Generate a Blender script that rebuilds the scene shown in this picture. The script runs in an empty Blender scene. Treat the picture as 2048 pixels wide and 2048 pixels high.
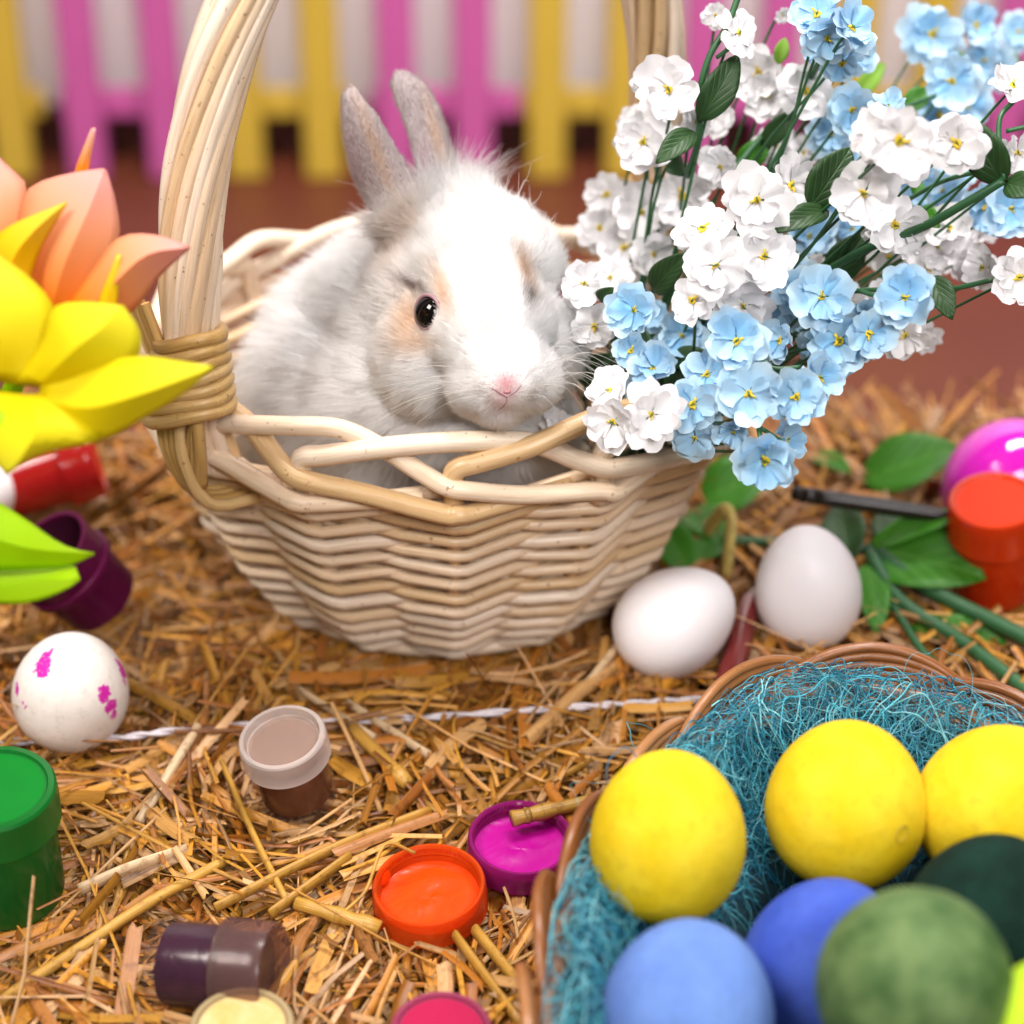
import bpy, bmesh, math, random
import numpy as np
from mathutils import Vector, Matrix, Quaternion, noise as mnoise
from mathutils.bvhtree import BVHTree

random.seed(7)
RNG = np.random.default_rng(11)
SC = bpy.context.scene
COL = SC.collection
S = 0.01                      # all the numbers below are centimetres
PI = math.pi

# ------------------------------------------------------------------ camera
PITCH = math.radians(34.0)
TANH = 0.2586                 # tangent of half the field of view
CAM = np.array([0.0, 0.0, 52.0])
cam_data = bpy.data.cameras.new('camera')
cam = bpy.data.objects.new('camera', cam_data)
COL.objects.link(cam)
cam.location = tuple(CAM * S)
cam.rotation_euler = (PI / 2 - PITCH, 0, 0)
cam_data.sensor_width = 36
cam_data.lens = 18 / TANH
cam_data.clip_start = 0.02
cam_data.clip_end = 50
cam_data.dof.use_dof = True
cam_data.dof.focus_distance = 0.72
cam_data.dof.aperture_fstop = 4.8
cam_data.dof.aperture_blades = 0
SC.camera = cam

# ------------------------------------------------------------------ light
world = bpy.data.worlds.new('World')
SC.world = world
world.use_nodes = True
bgn = world.node_tree.nodes['Background']
bgn.inputs[0].default_value = (1.0, 0.965, 0.95, 1)
bgn.inputs[1].default_value = 0.035


def area(name, loc, target, size, size_y, power, color):
    d = bpy.data.lights.new(name, 'AREA')
    d.shape = 'RECTANGLE'
    d.size, d.size_y = size, size_y
    d.energy = power
    d.color = color
    o = bpy.data.objects.new(name, d)
    COL.objects.link(o)
    o.location = loc
    v = Vector(target) - Vector(loc)
    o.rotation_euler = v.to_track_quat('-Z', 'Y').to_euler()
    return o


area('window_light', (0.38, -0.55, 1.18), (0.0, 0.70, 0.08), 0.65, 0.5, 19.5, (1.0, 0.97, 0.96))
area('ceiling_light', (-0.72, 0.12, 1.40), (-0.05, 0.75, 0.0), 0.55, 0.55, 24.0, (1.0, 0.94, 0.88))
area('fence_fill', (0.3, 1.05, 1.75), (0.1, 2.0, 0.0), 0.8, 0.5, 52.0, (1.0, 0.95, 0.93))  # added fill without a seen source, brightens fence and wall

# ------------------------------------------------------------------ render
SC.render.engine = 'CYCLES'
SC.cycles.use_denoising = True
try:
    SC.cycles.denoiser = 'OPENIMAGEDENOISE'
    SC.cycles.denoising_prefilter = 'ACCURATE'
except Exception:
    pass
SC.cycles.max_bounces = 10
SC.cycles.use_adaptive_sampling = True
SC.cycles.adaptive_threshold = 0.02
SC.cycles.diffuse_bounces = 4
SC.cycles.glossy_bounces = 4
SC.cycles.transmission_bounces = 6
SC.cycles.transparent_max_bounces = 16
SC.cycles.sample_clamp_indirect = 6
SC.cycles.caustics_reflective = False
SC.cycles.caustics_refractive = False
SC.cycles_curves.shape = 'RIBBONS'
SC.view_settings.view_transform = 'Standard'
SC.view_settings.look = 'None'
SC.view_settings.exposure = 0.0
SC.view_settings.gamma = 1.0
SC.view_settings.use_curve_mapping = False

# ------------------------------------------------------------------ pixels and points (1024 px picture)
FWD = np.array([0, math.cos(PITCH), -math.sin(PITCH)])
RGT = np.array([1.0, 0, 0])
UPV = np.array([0, math.sin(PITCH), math.cos(PITCH)])


def ray(u, v):
    return FWD + (u - 512) / 512 * TANH * RGT + (512 - v) / 512 * TANH * UPV


def P(u, v, d):
    return CAM + d * ray(u, v)


def G(u, v, z=0.0):
    r = ray(u, v)
    return CAM + r * ((z - CAM[2]) / r[2])


def proj(p):
    q = np.asarray(p, float) - CAM
    d = q @ FWD
    return 512 + (q @ RGT) / d / TANH * 512, 512 - (q @ UPV) / d / TANH * 512, d


def nrm(v):
    v = np.asarray(v, float)
    return v / max(np.linalg.norm(v), 1e-9)


# ------------------------------------------------------------------ objects
def tag(o, label=None, cat=None, group=None, kind=None):
    if label: o['label'] = label
    if cat: o['category'] = cat
    if group: o['group'] = group
    if kind: o['kind'] = kind
    return o


def thing(name, label, cat, loc=(0, 0, 0), quat=None, group=None):
    o = bpy.data.objects.new(name, None)
    o.empty_display_size = 0.01
    COL.objects.link(o)
    o.location = tuple(np.asarray(loc, float) * S)
    if quat is not None:
        o.rotation_mode = 'QUATERNION'
        o.rotation_quaternion = quat
    return tag(o, label, cat, group)


def mesh(name, V, F, uv=None, col=None, smooth=True, sharp=None):
    me = bpy.data.meshes.new(name)
    V = np.asarray(V, np.float64)
    me.from_pydata((V * S).tolist(), [], F if isinstance(F, list) else F.tolist())
    if smooth:
        me.polygons.foreach_set('use_smooth', np.ones(len(me.polygons), bool))
    if uv is not None:
        li = np.zeros(len(me.loops), np.int32)
        me.loops.foreach_get('vertex_index', li)
        l = me.uv_layers.new(name='uv')
        l.data.foreach_set('uv', np.asarray(uv, np.float32)[li].ravel())
    if col is not None:
        a = me.attributes.new('col', 'FLOAT_COLOR', 'POINT')
        c = np.ones((len(V), 4), np.float32)
        c[:, :3] = col
        a.data.foreach_set('color', c.ravel())
    me.update()
    if sharp:
        me.set_sharp_from_angle(angle=math.radians(sharp))
    return me


def link(name, me, mat=None, parent=None, loc=(0, 0, 0), quat=None):
    o = bpy.data.objects.new(name, me)
    COL.objects.link(o)
    if mat is not None and not me.materials:
        me.materials.append(mat)
    o.parent = parent
    o.location = tuple(np.asarray(loc, float) * S)
    if quat is not None:
        o.rotation_mode = 'QUATERNION'
        o.rotation_quaternion = quat
    return o


def wlink(name, V, F, mat, parent=None, **kw):
    """A mesh given in world centimetres, hung under an unrotated parent."""
    off = np.zeros(3)
    p = parent
    while p is not None:
        off = off + np.array(p.location) / S
        p = p.parent
    return link(name, mesh(name, np.asarray(V) - off, F, **kw), mat, parent)


def smoothspline(pts, n):
    """Catmull-Rom through pts, n samples."""
    p = np.asarray(pts, float)
    q = np.vstack([2 * p[0] - p[1], p, 2 * p[-1] - p[-2]])
    m = len(p) - 1
    t = np.linspace(0, m, n)
    i = np.clip(np.floor(t).astype(int), 0, m - 1)
    f = (t - i)[:, None]
    a, b, c, d = q[i], q[i + 1], q[i + 2], q[i + 3]
    return 0.5 * (2 * b + (c - a) * f + (2 * a - 5 * b + 4 * c - d) * f ** 2 + (3 * b - a - 3 * c + d) * f ** 3)


def tube(path, rad, sides=8, cap=True, closed=False, squash=None):
    """V, F, uv of a round rod along path; uv = (turn, centimetres along)."""
    p = np.asarray(path, float)
    n = len(p)
    r = np.broadcast_to(np.asarray(rad, float), (n,))
    t = np.roll(p, -1, 0) - np.roll(p, 1, 0) if closed else np.gradient(p, axis=0)
    t /= np.maximum(np.linalg.norm(t, axis=1, keepdims=True), 1e-9)
    a = np.cross(t[0], [0, 0, 1.0])
    if np.linalg.norm(a) < 0.1:
        a = np.cross(t[0], [1.0, 0, 0])
    a = nrm(a)
    V, uv = [], []
    ang = np.arange(sides) * 2 * PI / sides
    L = np.concatenate([[0], np.cumsum(np.linalg.norm(np.diff(p, axis=0), axis=1))])
    for i in range(n):
        a = nrm(a - t[i] * (a @ t[i]))
        b = np.cross(t[i], a)
        ca = np.cos(ang) * (squash if squash else 1)
        V.append(p[i] + r[i] * (ca[:, None] * a + np.sin(ang)[:, None] * b))
        uv.append(np.stack([np.abs(ang / PI - 1), np.full(sides, L[i])], 1))
    V = np.concatenate(V)
    uv = np.concatenate(uv)
    F = []
    m = n if closed else n - 1
    for i in range(m):
        j = (i + 1) % n
        for k in range(sides):
            k2 = (k + 1) % sides
            F.append((i * sides + k, i * sides + k2, j * sides + k2, j * sides + k))
    if cap and not closed:
        F.append(tuple(range(sides))[::-1])
        F.append(tuple((n - 1) * sides + k for k in range(sides)))
    return V, F, uv


def merge(parts):
    V, F, U, o = [], [], [], 0
    for v, f, u in parts:
        V.append(v); U.append(u)
        F += [tuple(i + o for i in q) for q in f]
        o += len(v)
    return np.concatenate(V), F, np.concatenate(U)


def lathe(prof, n=48, ribs=None):
    """Surface of revolution about z. prof: (r, z) list. ribs: {index of profile point: (count, depth)}"""
    V, F, U = [], [], []
    for i, (r, z) in enumerate(prof):
        for k in range(n):
            a = 2 * PI * k / n
            rr = r
            if ribs and i in ribs:
                rr = r - ribs[i] * (k % 2)
            V.append((rr * math.cos(a), rr * math.sin(a), z))
            U.append((a, z))
    for i in range(len(prof) - 1):
        for k in range(n):
            k2 = (k + 1) % n
            F.append((i * n + k, i * n + k2, (i + 1) * n + k2, (i + 1) * n + k))
    if prof[0][0] > 1e-6: F.append(tuple(range(n))[::-1])
    if prof[-1][0] > 1e-6: F.append(tuple((len(prof) - 1) * n + k for k in range(n)))
    return np.array(V), F, np.array(U)


def boxm(x0, x1, y0, y1, z0, z1):
    V = np.array([(x, y, z) for x in (x0, x1) for y in (y0, y1) for z in (z0, z1)], float)
    F = [(0, 1, 3, 2), (4, 6, 7, 5), (0, 4, 5, 1), (2, 3, 7, 6), (0, 2, 6, 4), (1, 5, 7, 3)]
    return V, F


def bevel(o, w, seg=2):
    m = o.modifiers.new('bevel', 'BEVEL'); m.width = w * S; m.segments = seg; m.limit_method = 'ANGLE'
    return o


def zto(d):
    """Quaternion that turns +z to direction d."""
    return Vector((0, 0, 1)).rotation_difference(Vector(tuple(nrm(d))))


# ------------------------------------------------------------------ materials
class N:
    def __init__(self, name):
        self.m = bpy.data.materials.new(name)
        self.m.use_nodes = True
        self.t = self.m.node_tree
        self.b = self.t.nodes['Principled BSDF']
        self.out = self.t.nodes['Material Output']

    def n(self, kind, **kw):
        x = self.t.nodes.new('ShaderNode' + kind)
        for k, v in kw.items():
            setattr(x, k, v)
        return x

    def set(self, node, i, v):
        s = node.inputs[i]
        if isinstance(v, bpy.types.NodeSocket):
            self.t.links.new(v, s)
        else:
            s.default_value = v
        return node

    def link(self, a, b):
        self.t.links.new(a, b)

    def math(self, op, a, b=0.0, clamp=False):
        x = self.n('Math', operation=op, use_clamp=clamp)
        self.set(x, 0, a); self.set(x, 1, b)
        return x.outputs[0]

    def mix(self, f, a, b, kind='MIX'):
        x = self.n('Mix', data_type='RGBA', blend_type=kind)
        self.set(x, 0, f)
        self.set(x, 6, a if isinstance(a, bpy.types.NodeSocket) else (*a, 1))
        self.set(x, 7, b if isinstance(b, bpy.types.NodeSocket) else (*b, 1))
        return x.outputs[2]

    def coord(self, what='Object', scale=(1, 1, 1)):
        c = self.n('TexCoord')
        m = self.n('Mapping')
        m.inputs['Scale'].default_value = scale
        self.link(c.outputs[what], m.inputs[0])
        return m.outputs[0]

    def noise(self, vec, scale, detail=3, rough=0.55):
        x = self.n('TexNoise')
        self.link(vec, x.inputs['Vector'])
        x.inputs['Scale'].default_value = scale
        x.inputs['Detail'].default_value = detail
        x.inputs['Roughness'].default_value = rough
        return x.outputs['Fac']

    def ramp(self, f, stops):
        x = self.n('ValToRGB')
        e = x.color_ramp.elements
        while len(e) < len(stops):
            e.new(0.5)
        for k, (p, c) in enumerate(stops):
            e[k].position = p
            e[k].color = (*c, 1) if len(c) == 3 else c
        self.link(f, x.inputs[0])
        return x.outputs[0]

    def bump(self, h, strength=0.3, dist=0.001):
        x = self.n('Bump')
        x.inputs['Strength'].default_value = strength
        x.inputs['Distance'].default_value = dist
        self.link(h, x.inputs['Height'])
        self.link(x.outputs[0], self.b.inputs['Normal'])

    def base(self, c):
        self.set(self.b, 'Base Color', c if isinstance(c, bpy.types.NodeSocket) else (*c, 1))

    def p(self, **kw):
        for k, v in kw.items():
            self.set(self.b, k.replace('_', ' '), v)
        return self


def plain(name, c, rough=0.5, spec=0.5, var=0.12, scale=60, bump=0.0, coat=0.0, sss=0.0):
    k = N(name)
    f = k.noise(k.coord(), scale, 4)
    lo = tuple(x * (1 - var) for x in c); hi = tuple(min(1, x * (1 + var)) for x in c)
    k.base(k.mix(f, lo, hi))
    k.p(Roughness=rough, Specular_IOR_Level=spec, Coat_Weight=coat)
    if sss:
        k.p(Subsurface_Weight=sss, Subsurface_Scale=0.004)
        k.b.inputs['Subsurface Radius'].default_value = (1, 0.6, 0.5)
    if bump:
        k.bump(f, bump, 0.0006)
    return k.m


def see_through(name, c, clear=0.4, rough=0.25, coat=0.3, tint=None):
    """Milky or tinted plastic: part of the light passes straight, the rest scatters."""
    k = N(name)
    k.base(c); k.p(Roughness=rough, Coat_Weight=coat, Coat_Roughness=0.1)
    tr = k.n('BsdfTransparent'); tr.inputs[0].default_value = (*(tint or [x ** 0.35 for x in c]), 1)
    tl = k.n('BsdfTranslucent'); tl.inputs[0].default_value = (*c, 1)
    m1 = k.n('MixShader'); m1.inputs[0].default_value = 0.35
    k.link(k.b.outputs[0], m1.inputs[1]); k.link(tl.outputs[0], m1.inputs[2])
    m2 = k.n('MixShader'); m2.inputs[0].default_value = clear
    k.link(m1.outputs[0], m2.inputs[1]); k.link(tr.outputs[0], m2.inputs[2])
    k.link(m2.outputs[0], k.out.inputs[0])
    return k.m
# ================================================================== the setting
# --- floor
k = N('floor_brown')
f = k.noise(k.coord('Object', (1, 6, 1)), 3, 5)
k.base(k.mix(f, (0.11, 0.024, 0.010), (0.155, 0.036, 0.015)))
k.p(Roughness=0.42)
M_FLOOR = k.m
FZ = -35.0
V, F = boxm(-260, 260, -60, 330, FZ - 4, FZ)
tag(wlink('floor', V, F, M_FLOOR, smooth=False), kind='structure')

# --- wall behind the fence
k = N('wall_grey')
f = k.noise(k.coord(), 4, 4)
k.base(k.mix(f, (0.80, 0.75, 0.75), (0.88, 0.83, 0.83)))
k.p(Roughness=0.7)
V, F = boxm(-260, 260, 199.5, 204, FZ, 160)
wall = tag(wlink('wall', V, F, k.m, smooth=False), kind='structure')
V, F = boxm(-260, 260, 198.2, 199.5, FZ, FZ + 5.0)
wlink('gap_shade_strip', V, F, plain('dark_gap_shade', (0.055, 0.012, 0.008), 0.5), wall, smooth=False)  # dark strip standing in for the shade under the fence rail

# --- picket fence, sections of two pickets and their rails
M_PINK = plain('pink_paint', (0.54, 0.10, 0.33), 0.45, var=0.08, scale=20)
M_YEL = plain('yellow_paint', (0.58, 0.39, 0.045), 0.45, var=0.08, scale=20)
FY = 192.0
dF = proj((0, FY, FZ + 10))[2]
pxF = TANH * dF / 512
ux = lambda u: (u - 512) * pxF
secs = [('yellow', (-75, 4), -95, 34), ('pink', (79, 161), 52, 186), ('yellow', (240, 320), 222, 346),
        ('pink', (396, 473), 368, 520), ('yellow', (548, 626), 523, 648), ('pink', (703, 780), 676, 806),
        ('yellow', (856, 934), 832, 958), ('pink', (1012, 1090), 984, 1120)]
lab = ['yellow picket fence section at the far left behind the paper flowers',
       'pink picket fence section left of the twisted basket handle',
       'yellow picket fence section between the basket handle and the rabbit ears',
       'pink picket fence section right behind the rabbit ears',
       'yellow picket fence section just left of the farther handle side',
       'pink picket fence section behind the top of the white flowers',
       'yellow picket fence section behind the top of the blue flowers',
       'pink picket fence section at the far right edge behind blue flowers']
for (c, pk, a, b), lb in zip(secs, lab):
    m = M_PINK if c == 'pink' else M_YEL
    t = thing('picket_fence', lb, 'fence', (ux((a + b) / 2), FY, FZ), Quaternion((1, 0, 0), math.radians(-8)), group='painted picket fence sections')
    for u in pk:
        x = ux(u); w = 1.9
        V, F = boxm(x - w, x + w, FY - 1, FY + 1, FZ, FZ + 34)
        V = np.vstack([V, [(x, FY - 1, FZ + 37), (x, FY + 1, FZ + 37)]])
        F = [q for q in F if q != (1, 5, 7, 3)] + [(1, 5, 8), (3, 9, 7), (1, 8, 9, 3), (5, 7, 9, 8)]
        bevel(wlink('picket', V, F, m, t, smooth=False), 0.25)
    for z in (FZ + 6.0, FZ + 26):
        V, F = boxm(ux(a), ux(b), FY + 1.02, FY + 2.6, z, z + 2.9)
        bevel(wlink('rail', V, F, m, t, smooth=False), 0.25)

# --- the straw bale everything stands on
BALE_Y1 = 83.6
k = N('bale_straw_shade')
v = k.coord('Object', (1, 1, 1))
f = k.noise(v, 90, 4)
k.base(k.mix(f, (0.018, 0.008, 0.003), (0.10, 0.045, 0.013)))  # bale coloured near black to paint the shade between stalks
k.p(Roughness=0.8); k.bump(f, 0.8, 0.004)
def hollow(x, y):
    return np.exp(-(((x + 17.5) / 5.5) ** 2 + ((y - 73) / 9) ** 2))


gx = np.linspace(-58, 58, 80); gy = np.linspace(22, BALE_Y1, 60)
V = [(x, y, -1.7 - 3.6 * hollow(x, y)) for y in gy for x in gx]
F = [(j * 80 + i, j * 80 + i + 1, (j + 1) * 80 + i + 1, (j + 1) * 80 + i) for j in range(59) for i in range(79)]
ed = [i for i in range(80)] + [j * 80 + 79 for j in range(1, 60)] + [59 * 80 + i for i in range(78, -1, -1)] + [j * 80 for j in range(58, 0, -1)]
nb0 = len(V)
V += [(V[e][0], V[e][1], FZ) for e in ed]
F += [(ed[a], nb0 + a, nb0 + (a + 1) % len(ed), ed[(a + 1) % len(ed)]) for a in range(len(ed))]
tag(wlink('ground', np.array(V), F, k.m), kind='structure')

# loose straw, nobody could count it
EXCL = []      # (x, y, radius): under these the straw is pressed flat
def straw_mat():
    k = N('straw')
    a = k.n('Attribute'); a.attribute_name = 'col'
    uv = k.n('UVMap'); uv.uv_map = 'uv'
    m = k.n('Mapping'); m.inputs['Scale'].default_value = (1.0, 0.045, 1)
    k.link(uv.outputs[0], m.inputs[0])
    f = k.noise(m.outputs[0], 9, 4, 0.65)
    f2 = k.noise(k.coord(), 260, 3)
    r = k.ramp(f, [(0.30, (0.55, 0.50, 0.45)), (0.52, (1, 1, 1)), (0.75, (1.18, 1.16, 1.12))])
    c = k.mix(1.0, a.outputs['Color'], r, 'MULTIPLY')
    r2 = k.ramp(f2, [(0.33, (0.42, 0.33, 0.26)), (0.45, (1, 1, 1))])
    c = k.mix(0.6, c, r2, 'MULTIPLY')
    k.base(c); k.p(Roughness=0.34, Specular_IOR_Level=0.45)
    k.bump(f, 0.5, 0.0004)
    return k.m


M_STRAW = straw_mat()


def straw_field(n, seed):
    g = np.random.default_rng(seed)
    # positions over the bale top that the camera can see
    y = g.uniform(38, BALE_Y1 + 1.5, n)
    half = 6 + 0.30 * y
    x = g.uniform(-1, 1, n) * half
    L = np.clip(g.lognormal(1.08, 0.62, n), 0.7, 12)
    w = np.clip(g.lognormal(-1.15, 0.55, n), 0.06, 0.58)
    fine = g.random(n) < 0.48
    L = np.where(fine, np.clip(L * 1.7, 2.5, 14), L); w = np.where(fine, g.uniform(0.07, 0.22, n), w)
    yaw = g.uniform(0, PI, n)
    # bundles that lie together: smooth field of direction
    cell = (np.floor(x / 5).astype(int) * 73 + np.floor(y / 5).astype(int) * 151) % 997
    fld = np.random.default_rng(5).uniform(0, PI, 997)[cell]
    bund = g.random(n) < 0.5
    yaw = np.where(bund, fld + g.normal(0, 0.22, n), yaw)
    pitch = g.normal(0, 0.13, n)
    up = g.random(n) < 0.05
    pitch = np.where(up, g.normal(0, 0.35, n), pitch)
    z = -1.6 + 2.5 * g.random(n) ** 1.15
    # a hollow left of and behind the basket
    hol = hollow(x, y)
    z = z - 3.6 * hol
    pitch = pitch + hol * g.normal(0, 0.45, n)
    dx, dy = np.cos(yaw), np.sin(yaw)
    for (ex, ey, er) in EXCL:
        # distance from the disc centre to the straw's segment
        s = np.clip((ex - x) * dx + (ey - y) * dy, -L / 2, L / 2)
        dd = np.hypot(x + s * dx - ex, y + s * dy - ey)
        hit = dd < er
        z = np.where(hit, np.minimum(z, -0.15 - 0.5 * g.random(n)), z)
        pitch = np.where(hit, pitch * 0.1, pitch)
    roll = g.normal(0, 0.5, n) + np.where(g.random(n) < 0.4, PI, 0)
    arch = np.where((g.random(n) < 0.6) | fine, g.uniform(0.25, 0.5, n), g.uniform(0.0, 0.15, n))
    bend = g.normal(0, 0.05, n) * L
    bendz = g.normal(0, 0.025, n) * L
    T = np.stack([dx * np.cos(pitch), dy * np.cos(pitch), np.sin(pitch)], 1)
    B = np.stack([-dy, dx, np.zeros(n)], 1)
    Nn = np.cross(T, B)
    Bb = B * np.cos(roll)[:, None] + Nn * np.sin(roll)[:, None]
    Nb = -B * np.sin(roll)[:, None] + Nn * np.cos(roll)[:, None]
    st = np.array([-0.5, -0.17, 0.17, 0.5])
    cr = np.array([-0.5, -0.18, 0.18, 0.5])
    C = np.stack([x, y, z], 1)
    V = np.zeros((n, 4, 4, 3)); U = np.zeros((n, 4, 4, 2))
    tap = 1 - 0.25 * g.random(n)
    jag = g.normal(0, 0.22, (n, 2, 4)) * w[:, None, None]
    u0 = g.uniform(0, 50, n)
    for i, s in enumerate(st):
        c = C + T * (s * L)[:, None] + B * (bend * (4 * s * s))[:, None] + Nn * (bendz * (4 * s * s))[:, None]
        ww = w * (tap if i == 3 else 1)
        for j, q in enumerate(cr):
            e = 0 if i in (1, 2) else (jag[:, 0 if i == 0 else 1, j])
            V[:, i, j] = c + Bb * (q * ww)[:, None] + Nb * (arch * w * (1 - 4 * q * q))[:, None] + T * np.asarray(e)[..., None]
            U[:, i, j, 0] = u0 + q * w * 3.0
            U[:, i, j, 1] = u0 * 3 + s * L
    pal = np.array([(0.55, 0.27, 0.055), (0.62, 0.34, 0.09), (0.46, 0.20, 0.035), (0.64, 0.40, 0.16), (0.66, 0.45, 0.26),
                    (0.68, 0.48, 0.34), (0.36, 0.15, 0.04), (0.58, 0.31, 0.05), (0.40, 0.20, 0.08), (0.64, 0.38, 0.08)])
    col = pal[g.integers(0, len(pal), n)] * g.uniform(0.5, 1.18, n)[:, None] * np.array([0.86, 0.70, 0.46])
    base = np.arange(n)[:, None] * 16
    q = []
    for i in range(3):
        for j in range(3):
            q.append(np.array([i * 4 + j, i * 4 + j + 1, (i + 1) * 4 + j + 1, (i + 1) * 4 + j]))
    F = (base[:, :, None] + np.array(q)[None]).reshape(-1, 4)
    return V.reshape(-1, 3), F, U.reshape(-1, 2), np.repeat(col, 16, 0)


def fast_mesh(name, V, F, uv, col):
    me = bpy.data.meshes.new(name)
    me.vertices.add(len(V)); me.vertices.foreach_set('co', (V * S).astype(np.float32).ravel())
    me.loops.add(F.size); me.loops.foreach_set('vertex_index', F.astype(np.int32).ravel())
    me.polygons.add(len(F)); me.polygons.foreach_set('loop_start', np.arange(0, F.size, 4, dtype=np.int32))
    me.polygons.foreach_set('use_smooth', np.ones(len(F), bool))
    l = me.uv_layers.new(name='uv'); l.data.foreach_set('uv', uv[F.ravel()].astype(np.float32).ravel())
    a = me.attributes.new('col', 'FLOAT_COLOR', 'POINT')
    c = np.ones((len(V), 4), np.float32); c[:, :3] = col
    a.data.foreach_set('color', c.ravel())
    me.update(calc_edges=True); me.validate()
    return me


def build_straw():
    V, F, U, c = straw_field(20500, 3)
    o = link('straw', fast_mesh('straw', V, F, U, c), M_STRAW)
    tag(o, 'golden chopped straw strewn over the bale top', 'straw', kind='stuff')


def stalk(name, pts, r, label, colr=(0.55, 0.30, 0.06), flat=None, nodes=()):
    """A straw stalk one can point to. pts: (u, v, z)."""
    p = np.array([G(*q) for q in pts])
    path = smoothspline(p, 8 * (len(p) - 1) + 1) if len(p) > 2 else np.linspace(p[0], p[1], 7)
    rad = np.full(len(path), r)
    for nd in nodes:
        k_ = int(nd * (len(path) - 1)); rad[k_] *= 1.28
    V, F, U = tube(path, rad, 8, squash=flat)
    o = thing(name, label, 'straw', p[0])
    U = U * np.array([2.0, 1.0]) + 3.7 * r
    wlink('stem', V, F, M_STRAW, o, uv=U, col=np.tile(np.array(colr), (len(V), 1)))
    if nodes:
        for nd in nodes:
            k_ = int(nd * (len(path) - 1)); k_ = min(max(k_, 1), len(path) - 2)
            d = nrm(path[k_ + 1] - path[k_ - 1])
            q = np.array([path[k_] - d * r * 0.5, path[k_], path[k_] + d * r * 0.5])
            V, F, U = tube(q, [r * 1.08, r * 1.3, r * 1.08], 8)
            wlink('node', V, F, M_STRAW, o, uv=U, col=np.tile(np.array(colr) * 0.7, (len(V), 1)))
    return o
# ================================================================== the willow basket
def willow(name, lo, mid, hi, rough=0.4):
    k = N(name)
    oi = k.n('ObjectInfo')
    uv = k.n('UVMap'); uv.uv_map = 'uv'
    m = k.n('Mapping'); m.inputs['Scale'].default_value = (1.0, 0.05, 1)
    k.link(uv.outputs[0], m.inputs[0])
    add = k.n('VectorMath', operation='ADD')
    k.link(m.outputs[0], add.inputs[0]); k.link(oi.outputs['Random'], add.inputs[1])
    f = k.noise(add.outputs[0], 7, 4, 0.6)
    m2 = k.n('Mapping'); m2.inputs['Scale'].default_value = (0.6, 0.16, 1)
    k.link(add.outputs[0], m2.inputs[0])
    f2 = k.noise(m2.outputs[0], 1.1, 3)
    s = k.math('ADD', k.math('MULTIPLY', oi.outputs['Random'], 0.62), k.math('MULTIPLY', f2, 0.5))
    c = k.ramp(s, [(0.18, lo), (0.5, mid), (0.85, hi)])
    c = k.mix(1.0, c, k.ramp(f, [(0.3, (0.80, 0.74, 0.68)), (0.55, (1, 1, 1))]), 'MULTIPLY')
    # small dark knots and scuffs
    sp = k.noise(k.coord(), 330, 2)
    c = k.mix(0.7, c, k.ramp(sp, [(0.27, (0.30, 0.20, 0.12)), (0.33, (1, 1, 1))]), 'MULTIPLY')
    k.base(c); k.p(Roughness=rough, Specular_IOR_Level=0.5, Coat_Weight=0.05, Coat_Roughness=0.15)
    k.bump(f, 0.6, 0.0004)
    return k.m


M_WIL = willow('willow', (0.64, 0.42, 0.20), (0.80, 0.60, 0.41), (0.88, 0.75, 0.62), 0.36)
M_BIND = willow('willow_warm_bounce', (0.46, 0.27, 0.08), (0.57, 0.36, 0.13), (0.66, 0.46, 0.22), 0.45)  # ochre tone paints in warm light bounced off the yellow flower
M_CUT = plain('cut_willow', (0.62, 0.32, 0.10), 0.7, var=0.3, scale=900)

BC = np.array([-2.95, 72.2])
NST = 13
STEP = 360.0 / NST
TH0 = 3.5 - 6 * STEP
YS = 0.79                              # the basket is oval
ZR = 11.5                              # where the border begins
zs_ = [0.0, 1.5, 4.0, 7.0, 10.0, 13.0]
rs_ = [7.2, 8.5, 9.95, 11.05, 12.1, 12.55]


def brad(z):
    return float(np.interp(z, zs_, rs_))


def bpos(th, r, z):
    a = math.radians(th)
    return np.array([BC[0] + r * math.sin(a), BC[1] - YS * r * math.cos(a), z])


basket = thing('wicker_basket', 'pale peeled willow basket with tall twisted handle holding the white rabbit', 'basket', (BC[0], BC[1], 0))

# stakes
for k_ in range(NST):
    th = TH0 + STEP * k_
    path = [bpos(th, brad(z), z) for z in np.linspace(0.2, ZR - 0.4, 12)]
    V, F, U = tube(path, 0.30, 8)
    wlink('stake', V, F, M_WIL, basket, uv=U)

# pairs of weavers twisted round the stakes
ROWS = 12
SPC = 0.87
rr = np.random.default_rng(4)
for row in range(ROWS):
    for s in (0, 1):
        pts = []
        for k_ in range(NST):
            th = TH0 + STEP * k_
            z = 0.45 + row * SPC + rr.normal(0, 0.05)
            r0 = brad(z)
            outside = (k_ + s + row) % 2 == 0
            off = 0.50 if outside else -0.72
            dz = 0.0 if outside else 0.30
            for e, q in ((-2.4, -0.10), (0, 0.0), (2.4, -0.10)):
                pts.append(bpos(th + e, r0 + off + (q if outside else -q), z + dz - 0.022 * e))
            # on the way to the next stake
            a = bpos(th + 2.4, r0 + off, z + dz); b = bpos(th + STEP - 2.4, r0 - off * 0.9, z + 0.30 - dz)
            tw = 0.10 if outside else -0.10
            pts.append(a * 0.62 + b * 0.38 + np.array([0, 0, tw]))
            pts.append(a * 0.38 + b * 0.62 + np.array([0, 0, tw]))
        V, F, U = tube(np.array(pts), 0.262 + rr.normal(0, 0.025), 8, closed=True)
        wlink('weaver', V, F, M_WIL, basket, uv=U)

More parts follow.
